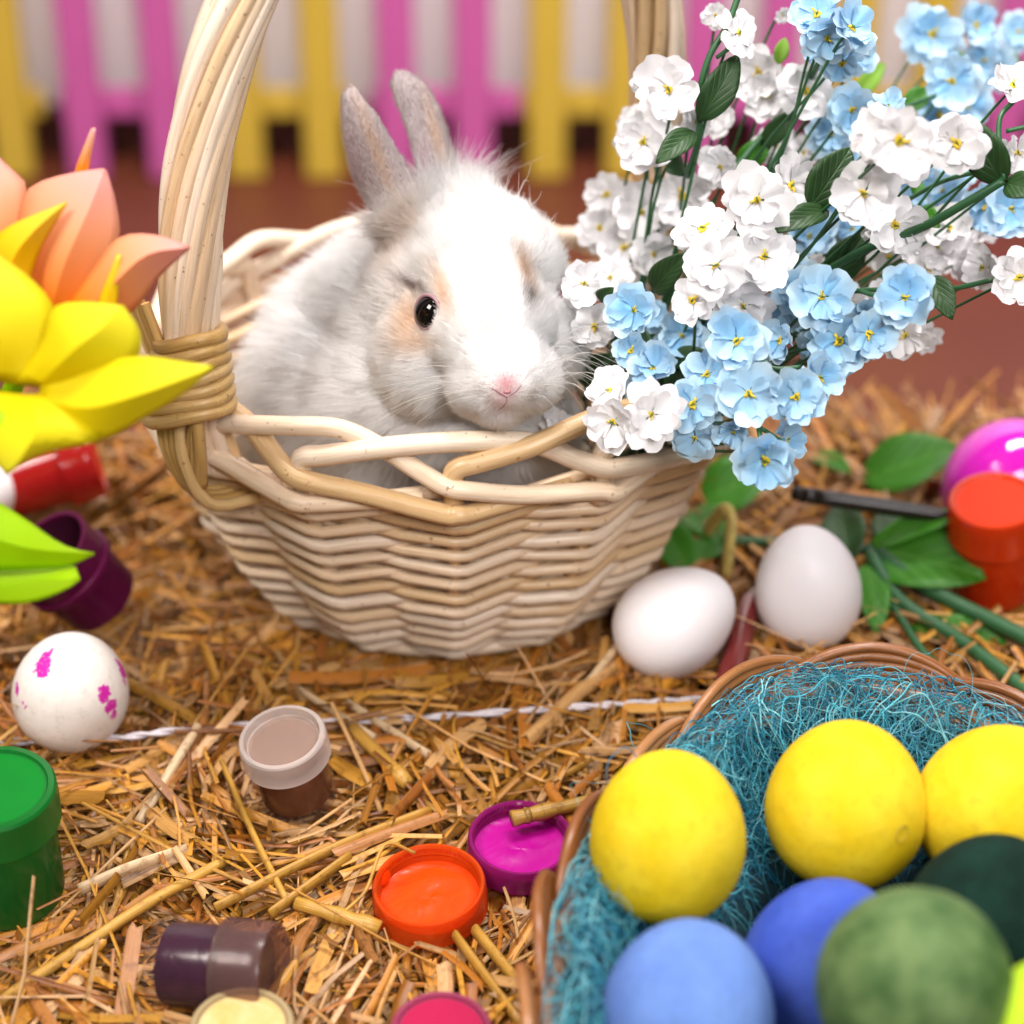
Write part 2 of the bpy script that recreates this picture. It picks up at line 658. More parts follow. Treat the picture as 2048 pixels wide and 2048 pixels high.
# bottom plate and foot strand
pts = [bpos(t, 7.4, 0.18) for t in np.arange(0, 360, 6)]
V, F, U = tube(pts, 0.30, 8, closed=True)
wlink('foot_strand', V, F, M_WIL, basket, uv=U)
V, F, U = lathe([(0.01, 0.25), (4, 0.25), (6.9, 0.25), (6.9, 0.0), (0.01, 0.0)], 40)
V = V * np.array([1, YS, 1])
link('bottom', mesh('bottom', V, F, uv=U), M_WIL, basket)

# border: every rod rises, bends over, and runs down to the right over three stakes
rr = np.random.default_rng(9)
for k_ in range(NST):
    th = TH0 + STEP * k_
    j = lambda a=0.10: rr.normal(0, a)
    R0 = brad(ZR)
    ctrl = [(0.00, -1.6, -0.05), (0.00, -0.6, 0.0), (0.00, -0.02, 0.05), (0.05, 0.20, 0.12), (0.16, 0.30, 0.16),
            (0.50, 0.62 + j(), 0.20), (0.90, 0.98 + j(), -0.12), (1.25, 0.95 + j(), -0.30), (1.55, 0.55, -0.20), (1.80, 0.02, 0.22),
            (1.96, -0.28, 0.54), (2.10, -0.42, 0.62), (2.45, -0.72 + j(), 0.48), (2.92, -1.02 + j(0.06), 0.64), (3.02, -1.10, 0.74), (3.12, -1.12, 0.64), (3.5, -1.00, 0.20), (3.8, -0.9, -0.1)]
    pts = []
    for (s, z, r) in ctrl:
        # straight from stake to stake: shrink the radius to the chord
        fr = (s % 1.0)
        ch = math.cos(math.radians(STEP / 2)) / math.cos(math.radians(STEP * (fr - 0.5)))
        ch = 0.35 + 0.65 * ch
        pts.append(bpos(th + STEP * s, (R0 + r) * ch, ZR + 0.15 + z * 1.40))
    path = smoothspline(pts, 90)
    rad = np.interp(np.linspace(0, 1, 90), [0, 0.12, 0.8, 1], [0.38, 0.41, 0.39, 0.29]) * (1 + rr.normal(0, 0.03))
    V, F, U = tube(path, rad, 10)
    wlink('border_rod', V, F, M_WIL, basket, uv=U)

# handle: rods twisted round a core
HL = bpos(-46, 12.7, 0.0); HR = bpos(134, 12.7, 0.0)
hw = HR - HL
def hpath(n, z0=10.2):
    c = [(0.03, z0), (0.0, 13), (0.01, 18), (0.05, 23), (0.14, 28), (0.29, 32.6), (0.5, 34.3), (0.73, 32.6), (0.91, 28), (0.985, 23), (1.0, 18), (1.0, 13), (1.0, z0)]
    return smoothspline([HL + t * hw + np.array([0, 0, z]) for t, z in c], n)


hp = hpath(150)
L = np.concatenate([[0], np.cumsum(np.linalg.norm(np.diff(hp, axis=0), axis=1))])
tg = np.gradient(hp, axis=0); tg /= np.linalg.norm(tg, axis=1, keepdims=True)
side = nrm(np.cross(hw, [0, 0, 1]))
nn = np.cross(tg, side)
NR = 12
rr = np.random.default_rng(2)
for i in range(NR):
    ph = 2 * PI * i / NR + 0.135 * L + 0.25 * np.sin(L * 0.11 + i)
    rad = 0.93 + 0.05 * np.sin(L * 0.2 + 2 * i)
    sq = 1.0
    rad = rad * np.interp(L, [0, 6, 9, L[-1] - 9, L[-1] - 6, L[-1]], [0.72, 0.80, 1, 1, 0.80, 0.72])
    pth = hp + (np.cos(ph) * rad)[:, None] * side + (np.sin(ph) * rad * sq)[:, None] * nn
    V, F, U = tube(pth, 0.295 + rr.normal(0, 0.03), 10)
    wlink('handle_rod', V, F, M_WIL, basket, uv=U)
V, F, U = tube(hp, 0.74, 8)
wlink('handle_core', V, F, M_BIND, basket, uv=U)


def binding(foot, inward, n, flip):
    """Strands wound round the handle foot and fanned out over the border."""
    ax = np.array([0, 0, 1.0])
    out = nrm(np.array([foot[0] - BC[0], foot[1] - BC[1], 0]))
    tan = np.cross(ax, out) * flip
    g = np.random.default_rng(8)
    for i in range(7):                       # tilted turns
        zc = 15.9 - 0.50 * i
        c = foot + np.array([0, 0, zc]) + out * (0.06 * i)
        w = 1.42 + 0.10 * i
        pts = []
        for a in np.linspace(0, 2 * PI, 26, endpoint=False):
            pts.append(c + tan * (w * math.cos(a)) + out * ((1.12 + 0.06 * i) * math.sin(a)) + ax * ((0.55 + 0.05 * i) * math.cos(a) + 0.06 * math.sin(3 * a + i)))
        V, F, U = tube(np.array(pts), 0.29, 8, closed=True, squash=None)
        wlink('binding_strand', V, F, M_BIND, basket, uv=U)
    for i in range(4):                       # strands running down outside
        q0 = foot + np.array([0, 0, 13.4]) + tan * (-0.75 + 0.42 * i) + out * 1.05
        q1 = foot + np.array([0, 0, 11.4]) + tan * (-0.35 + 0.48 * i) + out * 1.32
        q2 = foot + np.array([0, 0, 9.4]) + tan * (0.25 + 0.42 * i) + out * 0.55
        q3 = foot + np.array([0, 0, 9.0]) + tan * (0.5 + 0.40 * i) - out * 1.9
        V, F, U = tube(smoothspline([q0, q1, q2, q3], 14), 0.25, 8)
        wlink('binding_leg', V, F, M_BIND, basket, uv=U)
    for i in range(3):                       # and to the other side of the foot
        q0 = foot + np.array([0, 0, 14.2 - 0.3 * i]) + tan * (1.35 + 0.1 * i) + out * 0.75
        q1 = foot + np.array([0, 0, 12.3]) + tan * (1.75 - 0.28 * i) + out * 0.95
        q2 = foot + np.array([0, 0, 10.2]) + tan * (1.25 - 0.30 * i) + out * 0.80
        V, F, U = tube(smoothspline([q0, q1, q2], 12), 0.25, 8)
        wlink('binding_leg', V, F, M_BIND, basket, uv=U)
    for i in range(5):                       # cut ends that stick up
        q0 = foot + np.array([0, 0, 14.9]) + tan * (-1.5 + 0.34 * i) + out * 0.95
        d = nrm(np.array([0, 0, 1.0]) - tan * (0.55 - 0.05 * i) + out * 0.1)
        ln = 2.3 + g.uniform(-0.35, 0.35)
        pth = np.array([q0, q0 + d * ln])
        V, F, U = tube(pth, 0.19, 8, cap=False)
        e = wlink('cut_end', V, F, M_BIND, basket, uv=U)
        V, F, U = tube(np.array([q0 + d * (ln - 0.02), q0 + d * (ln + 0.012)]), 0.18, 8)
        wlink('cut_face', V, F, M_CUT, e, uv=U, smooth=False)


binding(HL, None, 6, 1)
binding(HR, None, 6, -1)
EXCL.append((BC[0] - 2, BC[1], 7.5)); EXCL.append((BC[0] + 2, BC[1], 7.5))
# ================================================================== the rabbit
def ellipsoid(c, r, quat=None, n=24):
    V, F = [], []
    for i in range(n // 2 + 1):
        a = PI * i / (n // 2)
        for j in range(n):
            b = 2 * PI * j / n
            V.append((math.sin(a) * math.cos(b) * r[0], math.sin(a) * math.sin(b) * r[1], math.cos(a) * r[2]))
    for i in range(n // 2):
        for j in range(n):
            F.append((i * n + j, (i + 1) * n + j, (i + 1) * n + (j + 1) % n, i * n + (j + 1) % n))
    V = np.array(V)
    if quat is not None:
        V = V @ np.array(quat.to_matrix()).T
    return V + np.asarray(c), F, np.zeros((len(V), 2))


def ear(center, widths, face, thick=0.34, cup=0.25):
    """Closed, flattened, cupped blade along a centre line."""
    c = smoothspline(center, 26)
    w = smoothspline(np.array([[x, 0, 0] for x in widths]), 26)[:, 0]
    t = np.gradient(c, axis=0); t /= np.linalg.norm(t, axis=1, keepdims=True)
    ns = 18
    V, F = [], []
    for i in range(26):
        f = nrm(face - t[i] * (face @ t[i]))
        s = np.cross(t[i], f)
        for j in range(ns):
            a = 2 * PI * j / ns
            x = math.cos(a) * w[i]
            y = math.sin(a) * min(thick, w[i] * 0.8) * 0.5 + cup * (x * x) / max(w.max(), 0.1)
            V.append(c[i] + s * x + f * y)
    for i in range(25):
        for j in range(ns):
            F.append((i * ns + j, i * ns + (j + 1) % ns, (i + 1) * ns + (j + 1) % ns, (i + 1) * ns + j))
    F.append(tuple(range(ns))[::-1]); F.append(tuple(25 * ns + j for j in range(ns)))
    return np.array(V), F, np.zeros((len(V), 2))


def toward(p):
    return nrm(CAM - np.asarray(p))


# head axis: from the back of the skull to the nose
HEAD = P(468, 292, 76.2)
NOSE = P(507, 384, 71.8)
parts = []
AX = nrm(NOSE - HEAD)
qh = zto(AX)
parts.append(ellipsoid(P(484, 281, 76.8), (2.9, 3.0, 2.95)))                     # skull
parts.append(ellipsoid(P(472, 258, 77.6), (2.4, 2.5, 2.35)))
parts.append(ellipsoid(P(440, 268, 78.6), (2.2, 2.4, 2.1)))
parts.append(ellipsoid(P(432, 308, 77.8), (2.5, 2.6, 2.6)))
parts.append(ellipsoid(P(484, 322, 74.6), (2.55, 2.45, 3.0), qh))                 # bridge of the face
parts.append(ellipsoid(P(502, 366, 73.3), (1.72, 1.6, 1.9), qh))                  # muzzle
parts.append(ellipsoid(P(484, 386, 73.4), (1.35, 1.3, 1.25)))                     # lip pads
parts.append(ellipsoid(P(526, 379, 73.6), (1.35, 1.3, 1.25)))
parts.append(ellipsoid(P(500, 402, 73.7), (1.05, 1.05, 0.85)))                    # chin
parts.append(ellipsoid(P(436, 356, 75.8), (2.25, 2.3, 2.35)))                       # cheeks
parts.append(ellipsoid(P(538, 345, 76.6), (1.6, 2.0, 2.1)))
parts.append(ellipsoid(P(470, 405, 78.6), (3.7, 3.2, 3.2)))                       # throat and chest
parts.append(ellipsoid(P(462, 432, 80.5), (4.4, 3.4, 3.6)))
parts.append(ellipsoid(P(402, 328, 81.8), (3.9, 4.6, 3.9)))                       # shoulders
parts.append(ellipsoid(P(366, 356, 83.0), (4.0, 4.6, 4.0)))                       # rump
parts.append(ellipsoid(P(350, 400, 82.0), (4.2, 4.6, 4.2)))                       # haunch
parts.append(ellipsoid(P(405, 410, 80.2), (4.4, 3.8, 4.2)))
parts.append(ellipsoid(P(408, 345, 79.0), (2.7, 2.8, 2.7)))
parts.append(ellipsoid(P(412, 392, 78.6), (3.0, 2.8, 2.8)))
fL = nrm(toward(P(370, 150, 77)) + np.array([-0.55, 0, 0]))
parts.append(ear([P(408, 232, 77.2), P(392, 203, 77.0), P(374, 168, 76.6), P(359, 126, 76.4), P(347, 86, 76.6)],
                 [1.05, 1.30, 1.32, 1.02, 0.38], fL, 0.44, -0.30))
fR = nrm(toward(P(425, 130, 78)) + np.array([0.35, 0, 0]))
parts.append(ear([P(452, 215, 78.6), P(443, 184, 78.6), P(433, 146, 78.3), P(420, 108, 78.2), P(402, 84, 78.0), P(389, 79, 78.0)],
                 [1.05, 1.08, 1.0, 0.94, 0.74, 0.36], fR, 0.44, -0.25))
V, F, _ = merge(parts)
RB = np.array([P(400, 400, 79)[0], P(400, 400, 79)[1], 1.5])
src = bpy.data.objects.new('rabbit_source', mesh('rabbit_source', V - RB, F))
COL.objects.link(src)
m = src.modifiers.new('remesh', 'REMESH'); m.mode = 'VOXEL'; m.voxel_size = 0.13 * S; m.adaptivity = 0
m = src.modifiers.new('smooth', 'SMOOTH'); m.iterations = 34; m.factor = 0.5
dg = bpy.context.evaluated_depsgraph_get()
me = bpy.data.meshes.new_from_object(src.evaluated_get(dg))
me.name = 'rabbit'
bpy.data.objects.remove(src, do_unlink=True)
nv = len(me.vertices)
co = np.zeros(nv * 3, np.float32); me.vertices.foreach_get('co', co); co = co.reshape(-1, 3).astype(float) / S + RB
nor = np.zeros(nv * 3, np.float32)
me.vertices.foreach_get('normal', nor); nor = nor.reshape(-1, 3).astype(float)
me.calc_loop_triangles()
tri = np.zeros(len(me.loop_triangles) * 3, np.int32); me.loop_triangles.foreach_get('vertices', tri); tri = tri.reshape(-1, 3)
BODY = BVHTree.FromPolygons([tuple(x) for x in co], [tuple(int(i) for i in t) for t in tri])


def hit(u, v):
    d = nrm(ray(u, v))
    h = BODY.ray_cast(Vector(tuple(CAM)), Vector(tuple(d)))
    if h[0] is None:
        return None, None
    return np.array(h[0]), np.array(h[1])


EYE, EYN = hit(428, 312)
NO, NON = hit(507, 384)
EY2, _e = hit(531, 278)


def blob(u, v, u0, v0, ru, rv, ang=0.0):
    a = math.radians(ang)
    x = (u - u0) * math.cos(a) + (v - v0) * math.sin(a); y = -(u - u0) * math.sin(a) + (v - v0) * math.cos(a)
    return np.exp(-((x / ru) ** 2 + (y / rv) ** 2))


WHITE = np.array([0.97, 0.95, 0.94]); TAN = np.array([0.70, 0.44, 0.26]); TAUPE = np.array([0.43, 0.35, 0.355])
LILAC = np.array([0.56, 0.40, 0.45]); PINKN = np.array([0.72, 0.30, 0.34]); DARK = np.array([0.10, 0.06, 0.05])


def ear_side(q):
    """0 off the ears, 1 left ear, 2 right ear, in picture space (the ears face the camera)."""
    u, v, d = q
    # left ear: right edge from (345,80) to (420,195); right ear: from (385,70) to (470,185)
    le = (v < 222) & (u < np.interp(v, [75, 110, 150, 190, 222], [365, 383, 404, 422, 402])) & (u > 325)
    re = (v < 190) & ~le & (u < np.interp(v, [60, 90, 120, 150, 190], [425, 440, 452, 460, 468])) & (u > 370)
    return le, re


def fur_color(pts):
    q = proj3(pts)
    u, v, d = q
    c = np.tile(WHITE, (len(pts), 1))
    def lay(w, colr):
        w = np.clip(w, 0, 1)[:, None]
        c[:] = c * (1 - w) + np.asarray(colr) * w
    front = d < 79.5
    lay(0.9 * front * blob(u, v, 411, 322, 15, 31, 12), TAN)
    lay(0.9 * front * blob(u, v, 444, 293, 9, 26, -18), TAN)
    lay(0.6 * front * blob(u, v, 421, 345, 20, 11), TAN)
    lay(0.5 * front * blob(u, v, 400, 255, 14, 30, 20), TAN)
    lay(0.45 * front * blob(u, v, 413, 222, 12, 20, 10), TAN)
    lay(1.0 * front * blob(u, v, 524, 275, 7, 26, -22), np.array([0.45, 0.27, 0.16]))
    lay(1.0 * front * blob(u, v, 529, 300, 6, 12, -25), DARK)
    lay(1.0 * front * blob(u, v, 418, 290, 16, 5, 25), DARK * 1.5)
    lay(0.85 * front * blob(u, v, 506, 383, 12, 15), PINKN)
    lay(0.25 * front * blob(u, v, 500, 402, 10, 8), PINKN)
    le, re = ear_side(q)
    fadeL = np.clip((222 - v) / 40, 0, 1); fadeR = np.clip((196 - v) / 30, 0, 1)
    n1 = 0.5 + 0.5 * np.sin(pts[:, 0] * 9 + pts[:, 2] * 4) * np.cos(pts[:, 2] * 7)
    lay(le * fadeL * 0.92, TAUPE)
    lay(re * fadeR * 0.92, TAUPE)
    lay(le * fadeL * 0.75 * blob(u, v, 352, 172, 14, 48, -12), LILAC)
    lay(le * fadeL * 0.55 * blob(u, v, 376, 150, 7, 55, -20), TAN)
    lay(re * fadeR * 0.55 * blob(u, v, 436, 135, 6, 40, -15), TAN)
    lay(re * fadeR * 0.6 * blob(u, v, 424, 170, 8, 26, -5), LILAC)
    lay((le * fadeL + re * fadeR) * 0.25 * n1, np.array([0.60, 0.52, 0.48]))
    return c


def proj3(p):
    q = p - CAM
    d = q @ FWD
    return 512 + (q @ RGT) / d / TANH * 512, 512 - (q @ UPV) / d / TANH * 512, d


# skin
k = N('rabbit_skin')
a = k.n('Attribute'); a.attribute_name = 'col'
k.base(a.outputs['Color']); k.p(Roughness=0.8, Specular_IOR_Level=0.1)
att = me.attributes.new('col', 'FLOAT_COLOR', 'POINT')
cc = np.ones((nv, 4), np.float32); cc[:, :3] = fur_color(co)
att.data.foreach_set('color', cc.ravel())
me.polygons.foreach_set('use_smooth', np.ones(len(me.polygons), bool))
me.materials.clear(); me.materials.append(k.m)
rabbit = link('rabbit', me, None, None, RB)
tag(rabbit, 'fluffy white rabbit with tan patch round its dark eye, sitting in basket', 'rabbit')

# eyes
M_EYE = N('eye_black'); M_EYE.base((0.004, 0.003, 0.003)); M_EYE.p(Roughness=0.03, Specular_IOR_Level=0.5); M_EYE = M_EYE.m
M_LID = plain('eyelid', (0.30, 0.17, 0.19), 0.45, var=0.2, scale=400)


def eye(c, n, lab=None):
    up = nrm(np.array([0, 0, 1.0]) - n * n[2])
    sd = np.cross(up, n)
    R = Matrix(((sd[0], up[0], n[0]), (sd[1], up[1], n[1]), (sd[2], up[2], n[2]))).to_quaternion()
    V, F, U = ellipsoid((0, 0, 0), (0.64, 0.66, 0.5), None, 28)
    e = link('eye', mesh('eye', V, F, uv=U), M_EYE, rabbit, c - RB - n * 0.12, R)
    pts = [(0.60 * math.cos(t) * (1 + 0.10 * math.cos(t - 0.6)), 0.61 * math.sin(t), 0.20 + 0.07 * math.sin(t)) for t in np.linspace(0, 2 * PI, 30, endpoint=False)]
    V, F, U = tube(np.array(pts), 0.075, 8, closed=True)
    link('eyelid', mesh('eyelid', V, F, uv=U), M_LID, e)
    return e


eye(EYE, nrm(EYN + 0.5 * toward(EYE)))
if EY2 is not None:
    h2 = BODY.ray_cast(Vector(tuple(P(660, 296, 76))), Vector(tuple(nrm(P(500, 296, 76.5) - P(660, 296, 76)))))
    if h2[0] is not None:
        eye(np.array(h2[0]), np.array(h2[1]))

# nostrils and mouth, laid on the skin
M_MOUTH = plain('nose_skin', (0.34, 0.15, 0.16), 0.6, var=0.2, scale=500)
def on_skin(pts, lift=0.03):
    o = []
    for u, v in pts:
        h, n = hit(u, v)
        o.append(h + n * lift)
    return smoothspline(o, 14)
for pts, r in (([(492, 388), (497, 391), (502, 394), (507, 397)], 0.028), ([(507, 397), (512, 394), (517, 390), (521, 385)], 0.022),
               ([(507, 397), (506, 402), (502, 407), (497, 410)], 0.02)):
    V, F, U = tube(on_skin(pts), np.interp(np.linspace(0, 1, 14), [0, 0.5, 1], [r * 0.4, r, r * 0.6]), 8)
    wlink('nose_line', V, F, M_MOUTH, rabbit, uv=U)
V, F, U = ellipsoid((0, 0, 0), (0.15, 0.08, 0.09))
h, n = hit(507, 392)
link('nose', mesh('nose', V, F, uv=U), plain('nose_pink', (0.50, 0.22, 0.24), 0.6, var=0.15, scale=600), rabbit, h - RB - n * 0.02)


# --- fur as hair curves
def hair_object(name, P3, radius, colors, mat, parent, loc, normals=None):
    """P3: (n, k, 3) world cm; radius (n, k) cm; colors (n, 3)."""
    n, kk, _ = P3.shape
    hc = bpy.data.hair_curves.new(name)
    hc.add_curves([kk] * n)
    pos = ((P3 - loc) * S).astype(np.float32)
    hc.attributes['position'].data.foreach_set('vector', pos.reshape(-1))
    ra = hc.attributes.get('radius') or hc.attributes.new('radius', 'FLOAT', 'POINT')
    ra.data.foreach_set('value', (radius * S).astype(np.float32).reshape(-1))
    ca = hc.attributes.new('col', 'FLOAT_COLOR', 'CURVE')
    c4 = np.ones((n, 4), np.float32); c4[:, :3] = colors
    ca.data.foreach_set('color', c4.reshape(-1))
    if normals is not None:
        na = hc.attributes.new('nrm', 'FLOAT_VECTOR', 'CURVE')
        na.data.foreach_set('vector', normals.astype(np.float32).reshape(-1))
    hc.materials.append(mat)
    o = bpy.data.objects.new(name, hc)
    COL.objects.link(o)
    o.parent = parent
    return o


def hair_mat(name, rough=0.35, radial=0.45):
    k = N(name)
    a = k.n('Attribute'); a.attribute_name = 'col'
    h = k.n('BsdfHairPrincipled')
    h.parametrization = 'COLOR'
    k.link(a.outputs['Color'], h.inputs['Color'])
    h.inputs['Roughness'].default_value = rough
    h.inputs['Radial Roughness'].default_value = radial
    h.inputs['Random Roughness'].default_value = 0.2
    k.t.nodes.remove(k.b)
    k.link(h.outputs[0], k.out.inputs[0])
    return k.m


M_FUR = hair_mat('whisker', 0.45, 0.6)


def fur_mat(name):
    """Soft fur: every hair scatters with the lie of the coat it grows in."""
    k = N(name)
    a = k.n('Attribute'); a.attribute_name = 'col'
    nv_ = k.n('Attribute'); nv_.attribute_name = 'nrm'
    d = k.n('BsdfDiffuse'); k.link(a.outputs['Color'], d.inputs['Color']); k.link(nv_.outputs['Vector'], d.inputs['Normal'])
    t = k.n('BsdfTranslucent'); k.link(a.outputs['Color'], t.inputs['Color']); k.link(nv_.outputs['Vector'], t.inputs['Normal'])
    h = k.n('BsdfHairPrincipled'); h.parametrization = 'COLOR'; k.link(a.outputs['Color'], h.inputs['Color'])
    h.inputs['Roughness'].default_value = 0.4; h.inputs['Radial Roughness'].default_value = 0.6
    m1 = k.n('MixShader'); m1.inputs[0].default_value = 0.18
    k.link(d.outputs[0], m1.inputs[1]); k.link(t.outputs[0], m1.inputs[2])
    m2 = k.n('MixShader'); m2.inputs[0].default_value = 0.40
    k.link(m1.outputs[0], m2.inputs[1]); k.link(h.outputs[0], m2.inputs[2])
    k.t.nodes.remove(k.b)
    k.link(m2.outputs[0], k.out.inputs[0])
    return k.m


M_COAT = fur_mat('fur')


def fur(n, seed):
    g = np.random.default_rng(seed)
    a, b, c = co[tri[:, 0]], co[tri[:, 1]], co[tri[:, 2]]
    ar = 0.5 * np.linalg.norm(np.cross(b - a, c - a), axis=1)
    ctr = (a + b + c) / 3
    fn = np.cross(b - a, c - a); fn /= np.maximum(np.linalg.norm(fn, axis=1, keepdims=True), 1e-12)
    q = proj3(ctr)
    # the head and ears carry more, shorter hair; what faces away carries less
    facing = np.einsum('ij,ij->i', fn, (CAM - ctr) / np.linalg.norm(CAM - ctr, axis=1, keepdims=True))
    wt = ar * np.where(facing > -0.35, 1.0, 0.25)
    dn = np.linalg.norm(ctr - NO, axis=1)
    head = dn < 9.5
    wt = wt * np.where(head, 1.8, 0.9)
    low = ctr[:, 2] < 6
    wt = np.where(low, wt * 0.1, wt)
    idx = g.choice(len(tri), n, p=wt / wt.sum())
    r1 = np.sqrt(g.random(n)); r2 = g.random(n)
    w0, w1, w2 = 1 - r1, r1 * (1 - r2), r1 * r2
    t = tri[idx]
    p = co[t[:, 0]] * w0[:, None] + co[t[:, 1]] * w1[:, None] + co[t[:, 2]] * w2[:, None]
    nn_ = nor[t[:, 0]] * w0[:, None] + nor[t[:, 1]] * w1[:, None] + nor[t[:, 2]] * w2[:, None]
    nn_ /= np.linalg.norm(nn_, axis=1, keepdims=True)
    u, v, d = proj3(p)
    le, re = ear_side((u, v, d))
    earm = (le & (v < 218)) | (re & (v < 186))
    de = np.linalg.norm(p - EYE, axis=1)
    keep = de > 0.64
    p, nn_, u, v, d, earm, de = p[keep], nn_[keep], u[keep], v[keep], d[keep], earm[keep], de[keep]
    le = le[keep]
    n = len(p)
    dist = np.linalg.norm(p - NO, axis=1)
    # flow away from the nose; on ears towards the tip; on the body back and down
    flow = p - (NO + np.array([0.0, -0.6, -0.4]))
    flow = flow / np.linalg.norm(flow, axis=1, keepdims=True)
    flow = flow + np.array([0, 0, -0.5]) * np.clip((dist - 8) / 4, 0, 1)[:, None]
    flow[earm] = np.array([-0.25, 0.05, 1.0])
    flow = flow - nn_ * np.einsum('ij,ij->i', flow, nn_)[:, None]
    flow /= np.maximum(np.linalg.norm(flow, axis=1, keepdims=True), 1e-9)
    Lh = np.interp(dist, [0, 0.6, 1.5, 3, 5, 7, 9, 12], [0.06, 0.12, 0.30, 0.45, 0.62, 0.85, 1.15, 1.45])
    Lh = Lh * np.interp(de, [0.6, 0.75, 1.3, 2.0], [0.35, 0.45, 0.75, 1.0])
    # tuft behind and between the ears
    tuft = blob(u, v, 470, 190, 28, 22) + 0.8 * blob(u, v, 425, 205, 16, 14)
    Lh = Lh * (1 + 0.7 * np.clip(tuft, 0, 1))
    Lh = np.where(earm, 0.20, Lh)
    Lh = Lh * g.uniform(0.6, 1.15, n)
    long = (g.random(n) < 0.012) & ~earm & (dist > 3)
    Lh = np.where(long, Lh * 1.7, Lh)
    lift = np.where(earm, 0.55, np.interp(dist, [0, 2, 6, 10], [0.35, 0.36, 0.40, 0.42]))
    lift = lift + 0.5 * np.clip(tuft, 0, 1)
    # locks: neighbours share a lean
    cell = np.floor(p / 0.55).astype(np.int64)
    hsh = (cell[:, 0] * 73856093 ^ cell[:, 1] * 19349663 ^ cell[:, 2] * 83492791) % 4096
    lean = np.random.default_rng(1).normal(0, 1, (4096, 3))[hsh] * np.where(earm, 0.04, 0.11)[:, None]
    jit = g.normal(0, 0.12, (n, 3))
    dr = flow + nn_ * lift[:, None] * 1.2 + lean + jit
    dr /= np.linalg.norm(dr, axis=1, keepdims=True)
    kk = 5
    tt = np.linspace(0, 1, kk)
    bendv = flow * 0.35 + np.array([0, 0, -0.22]) + g.normal(0, 0.12, (n, 3))
    P3 = np.zeros((n, kk, 3))
    for i, s in enumerate(tt):
        P3[:, i] = p + (dr * s + bendv * s * s * 0.6) * Lh[:, None]
    rad = np.where(earm, 0.0055, np.interp(dist, [0, 3, 8], [0.0045, 0.0064, 0.0105]))[:, None] * np.array([1.0, 0.95, 0.8, 0.5, 0.12])
    colr = fur_color(p) * g.uniform(0.96, 1.02, n)[:, None]
    hn = nn_ + g.normal(0, 0.17, (n, 3)) + lean * 1.2
    hn /= np.linalg.norm(hn, axis=1, keepdims=True)
    return P3, rad, np.clip(colr, 0, 0.985), hn


FUR_N = 210000
P3, rad, colr, hn = fur(FUR_N, 21)
hair_object('fur', P3, rad, colr, M_COAT, rabbit, RB, hn)

# stray hairs of the crown and the whiskers
g = np.random.default_rng(31)
W = []
for i in range(26):
    u0, v0 = g.uniform(519, 545), g.uniform(366, 398)
    h, n = hit(u0, v0)
    if h is None: continue
    e = P(u0 + g.uniform(45, 105), v0 + g.uniform(-38, 42), g.uniform(69, 74))
    mid = (h + e) / 2 + np.array([0, -0.2, 0.75 + 0.5 * g.random()])
    W.append(smoothspline([h, mid, e], 9))
for i in range(14):
    u0, v0 = g.uniform(478, 495), g.uniform(370, 396)
    h, n = hit(u0, v0)
    e = P(u0 - g.uniform(60, 130), v0 + g.uniform(-10, 45), g.uniform(70, 73))
    mid = (h + e) / 2 + np.array([0, -0.3, 0.6])
    W.append(smoothspline([h, mid, e], 9))
for i in range(5):
    h, n = hit(g.uniform(430, 442), g.uniform(284, 292))
    e = P(g.uniform(380, 430), g.uniform(262, 285), 74)
    W.append(smoothspline([h, (h + e) / 2 + np.array([0, 0, 0.4]), e], 9))
for i in range(60):
    h, n = hit(g.uniform(418, 520), g.uniform(186, 225))
    if h is None: continue
    ln_ = g.uniform(0.8, 2.2)
    e = h + ln_ * nrm(n * 0.6 + np.array([g.normal(0.35, 0.5), 0.2, g.normal(0.8, 0.4)]))
    W.append(smoothspline([h, (h + e) / 2 + g.normal(0, 0.22, 3), e], 9) )
W = np.array(W)
hair_object('whiskers', W, np.linspace(0.014, 0.004, 9)[None] * np.where(W[:, -1, 0] < W[:, 0, 0], 0.6, 1.0)[:, None], np.tile([0.9, 0.88, 0.86], (len(W), 1)), M_FUR, rabbit, RB)
# ================================================================== fabric flowers
def fabric(name, c, tip, trans=0.16, weave=0.5):
    k = N(name)
    uv = k.n('UVMap'); uv.uv_map = 'uv'
    sep = k.n('SeparateXYZ'); k.link(uv.outputs[0], sep.inputs[0])
    rr_ = k.math('SQRT', k.math('ADD', k.math('MULTIPLY', sep.outputs[0], sep.outputs[0]), k.math('MULTIPLY', sep.outputs[1], sep.outputs[1])))
    oi = k.n('ObjectInfo')
    f = k.noise(k.coord(), 130, 3)
    s = k.math('ADD', k.math('MULTIPLY', k.math('POWER', rr_, 2.2), 0.85), k.math('MULTIPLY', k.math('SUBTRACT', f, 0.5), 0.9))
    col = k.mix(k.math('MULTIPLY', s, 1.0, True), c, tip)
    col = k.mix(k.math('MULTIPLY', oi.outputs['Random'], 0.5), col, tip)
    k.base(col)
    k.p(Roughness=0.62, Specular_IOR_Level=0.25, Sheen_Weight=0.3)
    # woven threads
    wx = k.math('SINE', k.math('MULTIPLY', sep.outputs[0], 150.0))
    wy = k.math('SINE', k.math('MULTIPLY', sep.outputs[1], 150.0))
    w = k.math('MULTIPLY', wx, wy)
    k.bump(k.math('ADD', k.math('MULTIPLY', w, 0.4), f), weave, 0.0005)
    tl = k.n('BsdfTranslucent'); k.link(col, tl.inputs[0])
    mx = k.n('MixShader'); mx.inputs[0].default_value = trans
    k.link(k.b.outputs[0], mx.inputs[1]); k.link(tl.outputs[0], mx.inputs[2])
    k.link(mx.outputs[0], k.out.inputs[0])
    return k.m


